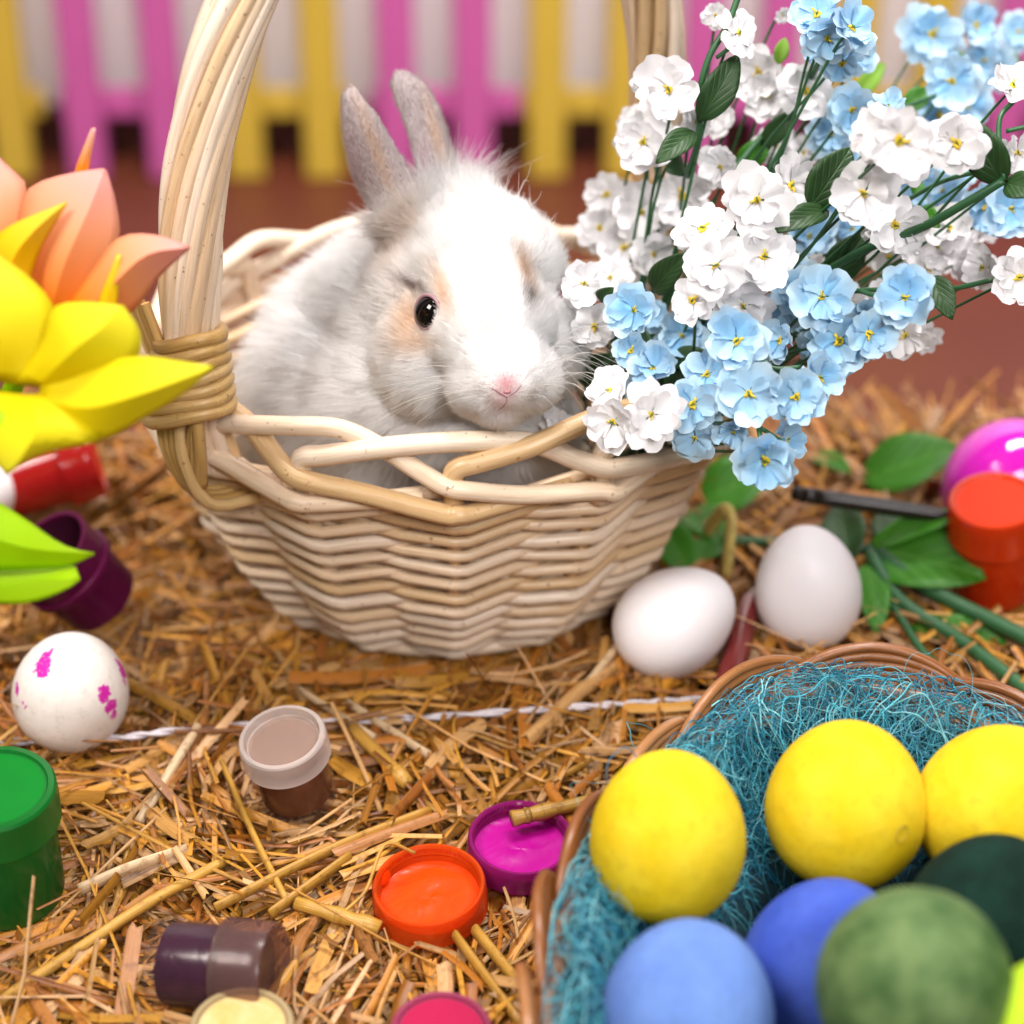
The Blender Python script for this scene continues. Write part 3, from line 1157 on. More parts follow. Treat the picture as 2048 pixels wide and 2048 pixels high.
M_WF = fabric('white_cloth', (0.92, 0.905, 0.925), (0.96, 0.945, 0.96))
M_BF = fabric('blue_cloth', (0.24, 0.56, 0.87), (0.66, 0.84, 0.95))
M_STA = plain('stamen_yellow', (0.72, 0.50, 0.02), 0.45, var=0.2, scale=300)
M_STC = plain('stamen_green', (0.05, 0.14, 0.03), 0.5, var=0.2)
M_STEM = plain('stem_green', (0.025, 0.10, 0.035), 0.4, var=0.25, scale=80)


def leaf_mat(name, c, c2):
    k = N(name)
    uv = k.n('UVMap'); uv.uv_map = 'uv'
    sep = k.n('SeparateXYZ'); k.link(uv.outputs[0], sep.inputs[0])
    ab = k.math('ABSOLUTE', sep.outputs[0])
    vein = k.math('SINE', k.math('MULTIPLY', k.math('SUBTRACT', sep.outputs[1], k.math('MULTIPLY', ab, 0.55)), 34.0))
    vein = k.math('POWER', k.math('MULTIPLY', k.math('ADD', vein, 1.0), 0.5), 5.0)
    mid = k.math('SUBTRACT', 1.0, k.math('MULTIPLY', ab, 14.0), True)
    vv = k.math('MAXIMUM', k.math('MULTIPLY', vein, 0.6), mid)
    f = k.noise(k.coord(), 120, 4)
    col = k.mix(f, tuple(x * 0.7 for x in c), c)
    col = k.mix(k.math('MULTIPLY', vv, 0.55), col, c2)
    k.base(col); k.p(Roughness=0.45, Specular_IOR_Level=0.45)
    k.bump(k.math('SUBTRACT', f, vv), 0.4, 0.0006)
    tl = k.n('BsdfTranslucent'); k.link(col, tl.inputs[0])
    mx = k.n('MixShader'); mx.inputs[0].default_value = 0.25
    k.link(k.b.outputs[0], mx.inputs[1]); k.link(tl.outputs[0], mx.inputs[2])
    k.link(mx.outputs[0], k.out.inputs[0])
    return k.m


M_LEAFD = leaf_mat('dark_cloth_leaf', (0.03, 0.085, 0.022), (0.06, 0.14, 0.035))
M_LEAFG = leaf_mat('green_cloth_leaf', (0.05, 0.24, 0.012), (0.14, 0.38, 0.04))
M_LEAFL = leaf_mat('lime_cloth_leaf', (0.20, 0.42, 0.02), (0.30, 0.5, 0.05))


def rosette(seed, npet, r0, cup, ruffle):
    """A ring of overlapping heart-shaped petals with frayed edges, radius about r0."""
    g = np.random.default_rng(seed)
    out = []
    nt, ns = 8, 13
    for p_ in range(npet):
        a0 = 2 * PI * p_ / npet + g.normal(0, 0.12)
        pl = r0 * (1 + g.normal(0, 0.08)); tilt = g.normal(0, 0.16); sway = g.normal(0.07, 0.06)
        ph = g.uniform(0, 6.28, 3); wd = 0.80 + g.normal(0, 0.05); fold = g.normal(-0.05, 0.10)
        V, F, U = [], [], []
        b = 0
        for i in range(nt):
            t = i / (nt - 1)
            for k_ in range(ns):
                s_ = 2 * k_ / (ns - 1) - 1
                a = a0 + s_ * wd * (0.62 + 0.38 * t)
                fr = g.normal(0, 0.018) if i == nt - 1 else 0
                r = pl * t * (1 - 0.30 * abs(s_) ** 2.6 * t - 0.09 * math.exp(-(s_ / 0.16) ** 2) * t ** 2 + 0.03 * t * math.sin(7 * s_ + ph[0]) + fr)
                z = cup * r0 * t * t + tilt * t * t * r0 + sway * s_ * t + fold * s_ * s_ * t * r0 + ruffle * t ** 2.5 * math.sin(4.2 * s_ + ph[1]) \
                    - 0.06 * t ** 4 * r0 + g.normal(0, 0.006) * t + 0.006 * p_
                V.append((r * math.cos(a), r * math.sin(a), z)); U.append((r * math.cos(a), r * math.sin(a)))
        for i in range(nt - 1):
            for k_ in range(ns - 1):
                F.append((b + i * ns + k_, b + i * ns + k_ + 1, b + (i + 1) * ns + k_ + 1, b + (i + 1) * ns + k_))
        out.append((np.array(V), F, np.array(U)))
    return out


FM = {}
rot6 = np.array([[math.cos(.6), math.sin(.6), 0], [-math.sin(.6), math.cos(.6), 0], [0, 0, 1]])
for s in range(6):
    o_ = rosette(100 + s, 5, 1.0, [0.15, 0.30, 0.05, 0.40, 0.22, 0.34][s], 0.10)
    i_ = [(v @ rot6 + np.array([0, 0, 0.07]), f, u) for v, f, u in rosette(200 + s, 5, 0.74, [0.45, 0.30, 0.65, 0.8, 0.38, 0.5][s], 0.13)]
    for nm, mt in (('w', M_WF), ('b', M_BF)):
        for key, src_ in (('o', o_), ('i', i_)):
            FM[nm, key, s] = []
            for v_, f_, u_ in src_:
                m_ = mesh('petal', v_, f_, uv=u_); m_.materials.append(mt)
                FM[nm, key, s].append(m_)
V, F, U = lathe([(0.01, -0.10), (0.07, -0.09), (0.16, -0.02), (0.20, 0.03), (0.12, 0.02), (0.01, 0.01)], 10)
CALYX = mesh('calyx', V, F, uv=U); CALYX.materials.append(M_STEM)
STM = []
for s in range(4):
    g = np.random.default_rng(50 + s)
    ps = []
    V, F, U = lathe([(0.01, 0.02), (0.10, 0.05), (0.13, 0.12), (0.10, 0.15), (0.04, 0.13), (0.01, 0.10)], 10)
    ps.append((V, F, U))
    for i in range(4):
        a = g.uniform(0, 6.28); l = g.uniform(0.12, 0.22) if i else 0.30
        d = np.array([math.cos(a) * 0.7, math.sin(a) * 0.7, 0.75])
        ps.append(tube(np.array([[0, 0, 0.08], d * l * 0.6 + [0, 0, 0.06], d * l + np.array([math.cos(a), math.sin(a), 0]) * 0.04]), 0.042, 5))
    V, F, U = merge(ps)
    m_ = mesh('stamen', V, F, uv=U); m_.materials.append(M_STA); STM.append(m_)
V, F, U = merge([tube(np.array([[-0.08, 0.02, 0.16], [0.0, 0, 0.2], [0.09, -0.03, 0.17]]), 0.022, 5), tube(np.array([[0, 0, 0.05], [0.01, 0, 0.24]]), 0.025, 5)])
PIST = mesh('pistil', V, F, uv=U); PIST.materials.append(M_STC)

ROOT = np.array([4.6, 70.5, 7.0])
white_b = thing('white_flower_bunch', 'bunch of white fabric flowers with yellow centres leaning over the basket rim', 'flowers', (ROOT[0], ROOT[1] + 0.5, 1.5))
blue_b = thing('blue_flower_bunch', 'bunch of light blue fabric flowers hanging over the basket rim', 'flowers', (ROOT[0] + 0.6, ROOT[1] - 0.5, 1.5))
frng = np.random.default_rng(77)


def put_flower(kind, zx, zy, zr, d, face=None):
    """zx, zy, zr: place and radius in the enlarged view; d: depth; face: (right, up) lean of the bloom."""
    u, v, r = 550 + 0.2453 * zx, 0.2453 * zy, 0.2453 * zr
    c = P(u, v, d)
    rad_ = r * TANH * d / 512 * 1.06
    par = white_b if kind == 'w' else blue_b
    n = toward(c) + frng.normal(0, 0.25, 3)
    if face is not None:
        n = toward(c) + face[0] * RGT + face[1] * UPV
    n = nrm(n)
    q = zto(n) @ Quaternion((0, 0, 1), frng.uniform(0, 6.28))
    s = int(frng.integers(0, 6))
    loc = c - np.array(par.location) / S - n * 0.15
    o = link('flower', CALYX, None, par, loc, q)
    o.scale = (rad_,) * 3
    for m_ in FM[kind, 'o', s]:
        link('petal', m_, None, o)
    za = frng.uniform(0, 6.28)
    for m_ in FM[kind, 'i', int(frng.integers(0, 6))]:
        link('petal', m_, None, o).rotation_euler[2] = za
    st = link('stamen', STM[int(frng.integers(0, 4))], None, o)
    st.rotation_euler[2] = frng.uniform(0, 6.28)
    st.scale = (frng.uniform(0.65, 1.15),) * 3
    link('pistil', PIST, None, o)
    # stem
    b = c - n * 0.25
    mid = b * 0.62 + ROOT * 0.38 - n * 1.2 + frng.normal(0, 0.4, 3)
    mid[2] = max(mid[2], 10)
    pth = smoothspline([b, b - n * 0.6 + (ROOT - b) * 0.06, mid, ROOT + frng.normal(0, 0.7, 3)], 14)
    V, F, U = tube(pth, np.linspace(0.05, 0.075, 14), 6)
    wlink('stem', V, F, M_STEM, par, uv=U)


WH = [(485, 365, 130, 74, (-.2, .1)), (380, 580, 120, 76, (-.3, 0)), (775, 130, 95, 73, (.7, .5)), (850, 300, 115, 79), (885, 390, 105, 79, (0, -.1)),
      (1040, 370, 115, 77, (.2, .1)), (230, 790, 85, 82, (-.5, .2)), (375, 865, 130, 80, (-.1, -.1)), (540, 800, 118, 79, (0, .1)), (200, 930, 90, 82),
      (300, 1010, 105, 81), (425, 1040, 95, 79, (.2, -.3)), (140, 1155, 92, 75, (-.2, .1)), (245, 1130, 90, 79), (75, 1280, 85, 76, (-.3, 0)),
      (180, 1330, 92, 75, (0, -.2)), (845, 815, 140, 70.5, (0, -.15)), (985, 755, 118, 72, (.7, .2)), (675, 1080, 135, 70.5, (-.1, 0)),
      (875, 1045, 132, 71.2, (.2, 0)), (620, 930, 120, 72, (-.2, .8)), (580, 1225, 100, 72, (-.4, .2)), (790, 1250, 120, 72.5, (0, -.6)),
      (1280, 790, 142, 69.5, (0, -.1)), (1425, 575, 150, 66.5, (.1, -.1)), (1320, 560, 120, 67.5, (-.8, .2)), (1660, 585, 125, 69, (.1, .0)),
      (1410, 920, 115, 72, (.2, -.2)), (1630, 925, 100, 76), (1230, 1230, 75, 77), (255, 1720, 125, 70.5, (-.6, -.3)), (415, 1690, 130, 70, (.2, 0)),
      (235, 1590, 95, 72, (-.5, .7)), (1890, 345, 105, 71, (.5, .9)), (1915, 1130, 120, 71, (.1, 0)), (1760, 1090, 95, 74, (-.8, 0)),
      (1450, 1370, 105, 75, (.2, -.8)), (1575, 1010, 95, 77), (40, 1725, 70, 76), (1910, 620, 85, 70, (.6, 0)), (690, 680, 95, 77, (-.5, 0)),
      (920, 590, 90, 80), (1030, 620, 70, 79), (600, 500, 72, 76, (.8, -.4)), (950, 65, 35, 78), (1180, 1180, 70, 77), (1090, 1090, 60, 78),
      (1380, 1050, 95, 78), (1540, 1090, 80, 77), (330, 1170, 80, 81), (700, 1000, 90, 74)]
BL = [(1090, 55, 115, 73, (-.2, .6)), (1235, 110, 115, 71.5, (.6, .5)), (1130, 160, 105, 72.5, (0, -.3)), (1190, 265, 92, 74, (.2, -.8)), (1560, 140, 130, 84),
      (1740, 100, 95, 85, (.5, .2)), (1640, 330, 115, 81, (0, .1)), (1700, 430, 105, 83), (1585, 470, 105, 83), (1800, 270, 95, 86), (1910, 130, 85, 88),
      (1230, 450, 105, 76), (1380, 425, 75, 74, (0, .9)), (1145, 545, 95, 78), (340, 1265, 112, 72, (-.5, 0)), (420, 1495, 105, 73.5, (0, .8)),
      (640, 1525, 105, 71.5, (0, .3)), (760, 1390, 135, 70.2, (0, .2)), (930, 1390, 90, 72.5, (-.9, 0)), (1110, 1210, 132, 71, (.1, .1)), (1000, 1180, 95, 73),
      (1180, 1390, 125, 71.3, (0, -.2)), (1300, 1360, 100, 70.6, (.3, 0)), (1445, 1215, 128, 70, (-.2, .2)), (810, 1605, 140, 70, (0, -.1)), (580, 1650, 112, 70.8, (0, 0)),
      (590, 1790, 100, 71.3, (0, -.4)), (1005, 1620, 118, 70, (.2, 0)), (1105, 1540, 105, 70.8, (.8, .2)), (745, 1770, 75, 71, (-.3, -.8)),
      (880, 1880, 135, 69.5, (0, -.45)), (975, 1790, 85, 71.5, (.9, 0)), (540, 1370, 105, 76), (1500, 740, 95, 79), (1600, 780, 95, 80), (1780, 850, 115, 77),
      (1880, 850, 115, 76), (1060, 960, 100, 79), (1070, 1410, 70, 75), (1180, 1480, 85, 73, (.3, -.5)), (330, 1430, 75, 74), (1000, 1130, 85, 74),
      (1480, 830, 80, 80), (620, 1300, 90, 77), (1230, 930, 90, 80), (1650, 700, 90, 81), (1130, 870, 90, 80), (950, 1270, 80, 74)]
for t in WH: put_flower('w', *t)
for t in BL: put_flower('b', *t)
# smaller blooms deeper in the bunch
for kind, src_, cnt in (('w', WH, 42), ('b', BL, 34)):
    for i in range(cnt):
        t = src_[int(frng.integers(0, len(src_)))]
        x_, y_ = t[0] + frng.normal(0, 90), t[1] + frng.normal(0, 70)
        if x_ < 150 or y_ > 1720 or y_ > 1950 - 0.62 * x_ + 600 or y_ < 40: continue
        put_flower(kind, x_, y_, frng.uniform(55, 95), t[3] + frng.uniform(2.0, 4.5))


def leaf_mesh(base, tip, wid, n, curl=0.15, fold=0.25, nt=11, ns=7):
    base, tip = np.asarray(base, float), np.asarray(tip, float)
    ax = tip - base; Ln = np.linalg.norm(ax); t_ = ax / Ln
    n = nrm(n - t_ * (n @ t_)); s_ = np.cross(t_, n)
    V, F, U = [], [], []
    for i in range(nt):
        t = i / (nt - 1)
        w = wid * 0.5 * (math.sin(PI * min(1, t ** 0.85)) ** 0.75 if 0 < t < 1 else 0.0) + 0.015
        for j in range(ns):
            q = 2 * j / (ns - 1) - 1
            V.append(base + t_ * (t * Ln) + s_ * (q * w) + n * (fold * abs(q) * w - curl * Ln * (2 * t - 1) ** 2 + 0.04 * math.sin(9 * t + 3 * q) * w))
            U.append((q * w / wid * 2, t))
    for i in range(nt - 1):
        for j in range(ns - 1):
            F.append((i * ns + j, i * ns + j + 1, (i + 1) * ns + j + 1, (i + 1) * ns + j))
    return np.array(V), F, np.array(U)


def put_leaf(par, b, t, w, d0, d1, mat, lean=(0, 0), stem=None, curl=0.12):
    B, T = P(*b, d0), P(*t, d1)
    n = nrm(toward((B + T) / 2) + lean[0] * RGT + lean[1] * UPV)
    V, F, U = leaf_mesh(B, T, w * TANH * (d0 + d1) / 2 / 512, n, curl)
    o = wlink('leaf', V, F, mat, par, uv=U)
    m = o.modifiers.new('cloth', 'SOLIDIFY'); m.thickness = 0.03 * S
    if stem is not None:
        q = np.asarray(stem, float)
        V, F, U = tube(smoothspline([B, (B + q) / 2 + np.array([0, 0.3, 0.2]), q], 8), 0.1, 6)
        wlink('stem', V, F, M_STEM, par, uv=U)
    return o


zz = lambda x, y: (550 + 0.2453 * x, 0.2453 * y)
for (b, t, w, d0, d1, mt, ln) in [
        ((610, 500), (775, 220), 34, 74, 73.5, M_LEAFD, (.2, 0)), ((600, 520), (440, 650), 26, 74, 73, M_LEAFD, (0, .3)),
        ((1060, 850), (1230, 600), 42, 72, 71.5, M_LEAFD, (.1, 0)), ((1150, 840), (920, 930), 26, 72, 71, M_LEAFD, (0, .4)),
        ((1850, 760), (1690, 480), 42, 70, 69.5, M_LEAFD, (-.2, 0)), ((1845, 740), (1990, 780), 30, 70, 69, M_LEAFD, (0, .3)),
        ((400, 1200), (545, 1040), 30, 76, 74, M_LEAFD, (0, .2)), ((1130, 1150), (1290, 950), 36, 76, 75, M_LEAFD, (0, 0)),
        ((1545, 1110), (1640, 1290), 28, 73, 72, M_LEAFD, (.2, 0)), ((190, 1230), (250, 1180), 16, 75, 74, M_LEAFD, (0, 0)),
        ((1240, 400), (1370, 250), 18, 84, 84, M_LEAFL, (0, 0)), ((1440, 440), (1560, 360), 22, 82, 82, M_LEAFG, (0, .2)),
        ((1500, 840), (1580, 920), 20, 76, 75, M_LEAFG, (0, 0)), ((1030, 1160), (1150, 1110), 18, 74, 73, M_LEAFG, (0, .3)),
        ((470, 1480), (640, 1430), 22, 76, 75, M_LEAFD, (0, .5)), ((560, 660), (480, 690), 24, 78, 77, M_LEAFD, (0, 0)),
        ((930, 260), (960, 150), 14, 78, 78, M_LEAFL, (0, 0)), ((760, 700), (900, 560), 26, 80, 79, M_LEAFG, (0, 0)),
        ((1010, 640), (1110, 560), 22, 80, 80, M_LEAFL, (0, 0)), ((860, 600), (1000, 450), 22, 79, 78, M_LEAFD, (0, 0)),
        ((1800, 220), (1930, 260), 18, 86, 86, M_LEAFG, (0, .3)), ((1600, 240), (1720, 270), 20, 84, 84, M_LEAFG, (0, .3)),
        ((1480, 790), (1520, 740), 14, 77, 77, M_LEAFG, (0, 0)), ((300, 1350), (420, 1420), 26, 77, 76, M_LEAFD, (0, 0)),
        ((480, 1620), (560, 1500), 26, 76, 76, M_LEAFD, (0, 0)), ((100, 1560), (250, 1450), 30, 78, 77, M_LEAFD, (0, 0))]:
    put_leaf(white_b, zz(*b), zz(*t), w, d0, d1, mt, ln)
# longer bare stems that show
for pts, r in (([(770, -20, 73.5), (720, 110, 73.4), (650, 230, 73.6), (612, 370, 74), (605, 560, 75), (560, 720, 77)], 0.13),
               ([(760, 175, 73), (680, 235, 73.5)], 0.08),
               ([(1850, 735, 70), (1690, 830, 70.6), (1520, 925, 71.5), (1300, 1010, 73.5), (1100, 1120, 75.5)], 0.17),
               ([(1890, 410, 71), (1830, 500, 70.5), (1850, 735, 70)], 0.10), ([(1990, 505, 70), (1860, 535, 70.5)], 0.09),
               ([(1810, 1140, 71.5), (1590, 1185, 73), (1380, 1180, 74), (1180, 1190, 73)], 0.10),
               ([(1340, 1210, 70.3), (1250, 1185, 71), (1170, 1190, 72)], 0.09), ([(850, 1740, 70.2), (870, 1850, 69.8)], 0.10),
               ([(860, 1745, 70.6), (960, 1810, 71)], 0.09), ([(850, 1450, 71.5), (910, 1500, 71), (1020, 1495, 71)], 0.08),
               ([(720, 730, 79), (860, 560, 79), (990, 430, 79), (1130, 200, 75)], 0.13), ([(1450, 820, 76), (1600, 740, 74), (1780, 690, 72)], 0.09),
               ([(1440, 440, 80), (1570, 390, 81)], 0.09)):
    pth = [P(*zz(x, y), d) for x, y, d in pts]
    pth = smoothspline(pth, 8 * (len(pth) - 1) + 1)
    V, F, U = tube(pth, r, 8)
    wlink('stem', V, F, M_STEM, white_b, uv=U)

# ================================================================== paper flowers at the left edge
def two_tone(name, c0, c1, c2=None, tl=0.35):
    k = N(name)
    uv = k.n('UVMap'); uv.uv_map = 'uv'
    sep = k.n('SeparateXYZ'); k.link(uv.outputs[0], sep.inputs[0])
    col = k.ramp(sep.outputs[1], [(0.15, c0), (0.55, c1), (0.9, c2 or c1)])
    k.base(col); k.p(Roughness=0.55, Specular_IOR_Level=0.3)
    t = k.n('BsdfTranslucent'); k.link(col, t.inputs[0])
    mx = k.n('MixShader'); mx.inputs[0].default_value = tl
    k.link(k.b.outputs[0], mx.inputs[1]); k.link(t.outputs[0], mx.inputs[2])
    k.link(mx.outputs[0], k.out.inputs[0])
    return k.m


M_PY = two_tone('yellow_paper', (0.80, 0.66, 0.0), (0.82, 0.74, 0.01), (0.84, 0.78, 0.03), 0.45)
M_PO = two_tone('orange_paper', (0.85, 0.24, 0.005), (0.85, 0.38, 0.17), (0.85, 0.40, 0.34))
M_PI = two_tone('amber_paper', (0.80, 0.40, 0.0), (0.83, 0.55, 0.0), (0.83, 0.6, 0.05))
M_PL = two_tone('lime_paper', (0.34, 0.62, 0.0), (0.42, 0.70, 0.0), (0.45, 0.72, 0.0))


def resample(pts, n):
    p = np.asarray(pts, float)
    L_ = np.concatenate([[0], np.cumsum(np.linalg.norm(np.diff(p, axis=0), axis=1))])
    c = smoothspline(p, 60)
    Lc = np.concatenate([[0], np.cumsum(np.linalg.norm(np.diff(c, axis=0), axis=1))])
    t = np.linspace(0, Lc[-1], n)
    return np.stack([np.interp(t, Lc, c[:, 0]), np.interp(t, Lc, c[:, 1])], 1)


def paper_petal(par, Le, Ce, Re, d0, d1, mat, crease=0.9, edge=(0.0, 0.0), name='petal'):
    """A creased foam petal: two edges and the fold between them, root to tip."""
    n = 15
    Lp, Cp, Rp = resample(Le, n), resample(Ce, n), resample(Re, n)
    V, F, U = [], [], []
    for i in range(n):
        t = i / (n - 1)
        d = d0 + (d1 - d0) * t
        row = []
        for w in np.linspace(0, 1, 5): row.append((Lp[i] * (1 - w) + Cp[i] * w, edge[0] * (1 - w) - crease * w * 0.0, w))
        for w in np.linspace(0, 1, 5)[1:]: row.append((Cp[i] * (1 - w) + Rp[i] * w, edge[1] * w, 1 - w))
        bulge = math.sin(PI * min(t, 1)) ** 0.7
        for j, (q_, e_, w) in enumerate(row):
            V.append(P(q_[0] * 0.53, q_[1] * 0.53, d - bulge * (crease * 1.15 * w) + e_ * bulge))
            U.append((j / 8.0, t))
    m_ = 9
    for i in range(n - 1):
        for j in range(m_ - 1):
            F.append((i * m_ + j, i * m_ + j + 1, (i + 1) * m_ + j + 1, (i + 1) * m_ + j))
    o = wlink(name, np.array(V), F, mat, par, uv=np.array(U), sharp=14)
    m = o.modifiers.new('foam', 'SOLIDIFY'); m.thickness = 0.07 * S; m.offset = 0
    return o


D = 0.53
q = lambda x, y: (x * D, y * D)
yf = thing('yellow_paper_flower', 'blurred bright yellow foam flower with pointed petals and lime leaf at left edge', 'flower', G(-150, 640, 0))
paper_petal(yf, [(-60, 720), (-140, 600), (-110, 500), (-60, 430)], [(0, 720), (0, 640), (-30, 540), (-60, 430)], [(60, 730), (88, 650), (101, 582), (60, 528), (0, 482), (-60, 430)], 63.0, 63.6, M_PY)
paper_petal(yf, [(30, 720), (75, 650), (101, 582), (160, 571), (227, 577)], [(70, 730), (140, 660), (190, 620), (229, 577)], [(110, 745), (200, 715), (258, 678), (263, 625), (232, 578)], 62.8, 62.2, M_PY)
paper_petal(yf, [(80, 725), (170, 690), (262, 673), (335, 682), (402, 692)], [(70, 750), (160, 770), (260, 745), (402, 693)], [(60, 770), (120, 815), (188, 832), (275, 786), (345, 742), (402, 694)], 62.6, 61.6, M_PY)
paper_petal(yf, [(-10, 740), (-40, 800), (-15, 860), (12, 894)], [(45, 745), (70, 800), (45, 855), (13, 894)], [(120, 745), (172, 790), (188, 830), (100, 850), (45, 872), (14, 895)], 62.4, 61.2, M_PY)
paper_petal(yf, [(-40, 730), (-160, 740), (-240, 830)], [(-40, 770), (-150, 790), (-240, 832)], [(-20, 790), (-120, 860), (-240, 835)], 62.6, 62.0, M_PY)
c0 = P(*q(-10, 745), 63.6)
sp = [c0, c0 + np.array([-1.5, 1.5, -3.5]), G(-120, 620, 3.0), G(-150, 640, -0.8)]
V, F, U = tube(smoothspline(sp, 20), 0.35, 8)
wlink('stem', V, F, M_PL, yf, uv=U * 0 + 0.5)
paper_petal(yf, [(-160, 900), (-40, 930), (40, 975), (110, 1024), (150, 1040), (177, 1044)], [(-160, 1000), (-40, 1010), (60, 1035), (177, 1045)], [(-160, 1080), (0, 1076), (60, 1073), (130, 1067), (177, 1046)], 64.0, 64.4, M_PL, 0.5, name='leaf')
paper_petal(yf, [(-160, 1078), (0, 1076), (80, 1073), (137, 1066), (151, 1092)], [(-160, 1105), (0, 1105), (80, 1095), (151, 1093)], [(-160, 1130), (0, 1138), (60, 1136), (120, 1115), (151, 1094)], 63.7, 64.2, M_PL, 0.15, edge=(1.0, 0.0), name='leaf')
V, F, U = lathe([(0.01, 0.0), (0.45, 0.0), (0.55, 0.25), (0.35, 0.5), (0.01, 0.55)], 16)
o = link('flower_centre', mesh('flower_centre', V, F, uv=U * 0 + 0.5), M_PL, yf, P(*q(-4, 805), 62.0) - np.array(yf.location) / S, zto(toward(P(0, 430, 62))))

of = thing('orange_paper_flower', 'blurred orange and pink foam flower behind the yellow one at left edge', 'flower', G(-110, 600, 0))
paper_petal(of, [(-60, 600), (-110, 440), (-80, 330), (-25, 268)], [(-10, 600), (-15, 450), (-30, 350), (-25, 268)], [(30, 600), (36, 470), (51, 362), (38, 336), (0, 300), (-25, 268)], 66.0, 66.6, M_PO)
paper_petal(of, [(30, 610), (30, 470), (51, 363), (95, 338), (143, 326), (192, 319)], [(90, 620), (118, 510), (170, 390), (197, 320)], [(140, 625), (192, 540), (224, 450), (216, 375), (200, 322)], 66.2, 65.8, M_PO)
paper_petal(of, [(140, 330), (150, 300), (172, 245)], [(152, 330), (160, 300), (176, 242)], [(166, 328), (170, 300), (180, 243)], 66.2, 66.6, M_PO, 0.2)
paper_petal(of, [(110, 600), (175, 510), (224, 450), (292, 444), (357, 466)], [(135, 620), (220, 530), (280, 480), (358, 467)], [(160, 650), (255, 582), (302, 520), (358, 468)], 65.8, 65.0, M_PO)
paper_petal(of, [(-40, 610), (-20, 480), (10, 432), (124, 382)], [(0, 610), (20, 500), (60, 440), (125, 382)], [(40, 600), (72, 480), (126, 383)], 65.2, 64.9, M_PI, 0.5)
paper_petal(of, [(170, 640), (190, 560), (222, 480)], [(185, 640), (203, 560), (224, 480)], [(205, 640), (222, 560), (227, 480)], 64.6, 64.6, M_PI, 0.2)
c0 = P(*q(60, 640), 66.8)
V, F, U = tube(smoothspline([c0, c0 + np.array([-2.5, 2.0, -5]), G(-90, 590, 3.0), G(-110, 600, -0.8)], 20), 0.35, 8)
wlink('stem', V, F, M_PL, of, uv=U * 0 + 0.5)
# ================================================================== eggs
def egg_mesh(W, Ln, blunt=0.12, n=40):
    pr = []
    for i in range(n // 2 + 1):
        a = PI * i / (n // 2)
        pr.append((max(W / 2 * math.sin(a) * (1 - blunt * math.cos(a)), 1e-4), Ln / 2 * math.cos(a)))
    pr = pr[::-1]
    V, F, U = lathe([(max(r, 0.002), z) for r, z in pr], n)
    return V, F, U


def shell(name, c, c2=None, rough=0.5, var=0.1, scale=14, bump=0.25, bscale=420, spots=None, spotcol=None, spec=0.3):
    k = N(name)
    co_ = k.coord()
    f = k.noise(co_, scale, 4)
    fine = k.noise(co_, bscale, 3)
    col = k.mix(k.ramp(f, [(0.35, (0, 0, 0)), (0.65, (1, 1, 1))]), c, c2 or tuple(x * (1 - var) for x in c))
    if spots:
        tot = None
        ds = k.n('TexNoise'); k.link(co_, ds.inputs['Vector']); ds.inputs['Scale'].default_value = 130; ds.inputs['Detail'].default_value = 5; ds.inputs['Roughness'].default_value = 0.7
        sc = k.n('VectorMath', operation='SCALE'); k.link(ds.outputs['Color'], sc.inputs[0]); sc.inputs['Scale'].default_value = 0.014
        ad = k.n('VectorMath', operation='ADD'); k.link(co_, ad.inputs[0]); k.link(sc.outputs[0], ad.inputs[1])
        sb = k.n('VectorMath', operation='SUBTRACT'); k.link(ad.outputs[0], sb.inputs[0]); sb.inputs[1].default_value = (0.007,) * 3
        for (p, r) in spots:
            dn = k.n('VectorMath', operation='DISTANCE'); k.link(sb.outputs[0], dn.inputs[0]); dn.inputs[1].default_value = tuple(np.asarray(p) * S)
            w = k.math('MULTIPLY', k.math('SUBTRACT', r * S, dn.outputs['Value']), 1600.0, True)
            tot = w if tot is None else k.math('MAXIMUM', tot, w)
        thin = k.ramp(k.noise(co_, 900, 3), [(0.26, (0.35, 0.35, 0.35)), (0.40, (1, 1, 1))])
        col = k.mix(k.math('MULTIPLY', tot, thin), col, spotcol)
    sp_ = k.noise(co_, 260, 4, 0.7)
    col = k.mix(0.55 if bump > 0.2 else 0.0, col, k.ramp(sp_, [(0.30, (0.72, 0.70, 0.66)), (0.46, (1, 1, 1)), (0.70, (1.08, 1.08, 1.10))]), 'MULTIPLY')
    k.base(col); k.p(Roughness=rough, Specular_IOR_Level=spec)
    k.p(Subsurface_Weight=0.08, Subsurface_Scale=0.004)
    k.bump(k.math('ADD', fine, k.math('MULTIPLY', f, 0.6)), bump, 0.0005)
    return k.m


def egg(label, u, v, z, W, Ln, axis, mat, blunt=0.12, name='egg'):
    c = G(u, v, z)
    V, F, U = egg_mesh(W, Ln, blunt)
    o = link(name, mesh(name, V, F, uv=U), mat, None, c, zto(axis))
    tag(o, label, 'egg')
    return o, c


def local(o, c, u, v, R):
    """Point of an egg's near side seen at pixel u, v, in the egg's own axes."""
    d = nrm(ray(u, v)); b = (CAM - c) @ d
    q_ = max(b * b - ((CAM - c) @ (CAM - c) - R * R), 0)
    p = CAM + d * (-b - math.sqrt(q_)) - c
    return np.array(o.rotation_quaternion.to_matrix().transposed()) @ p


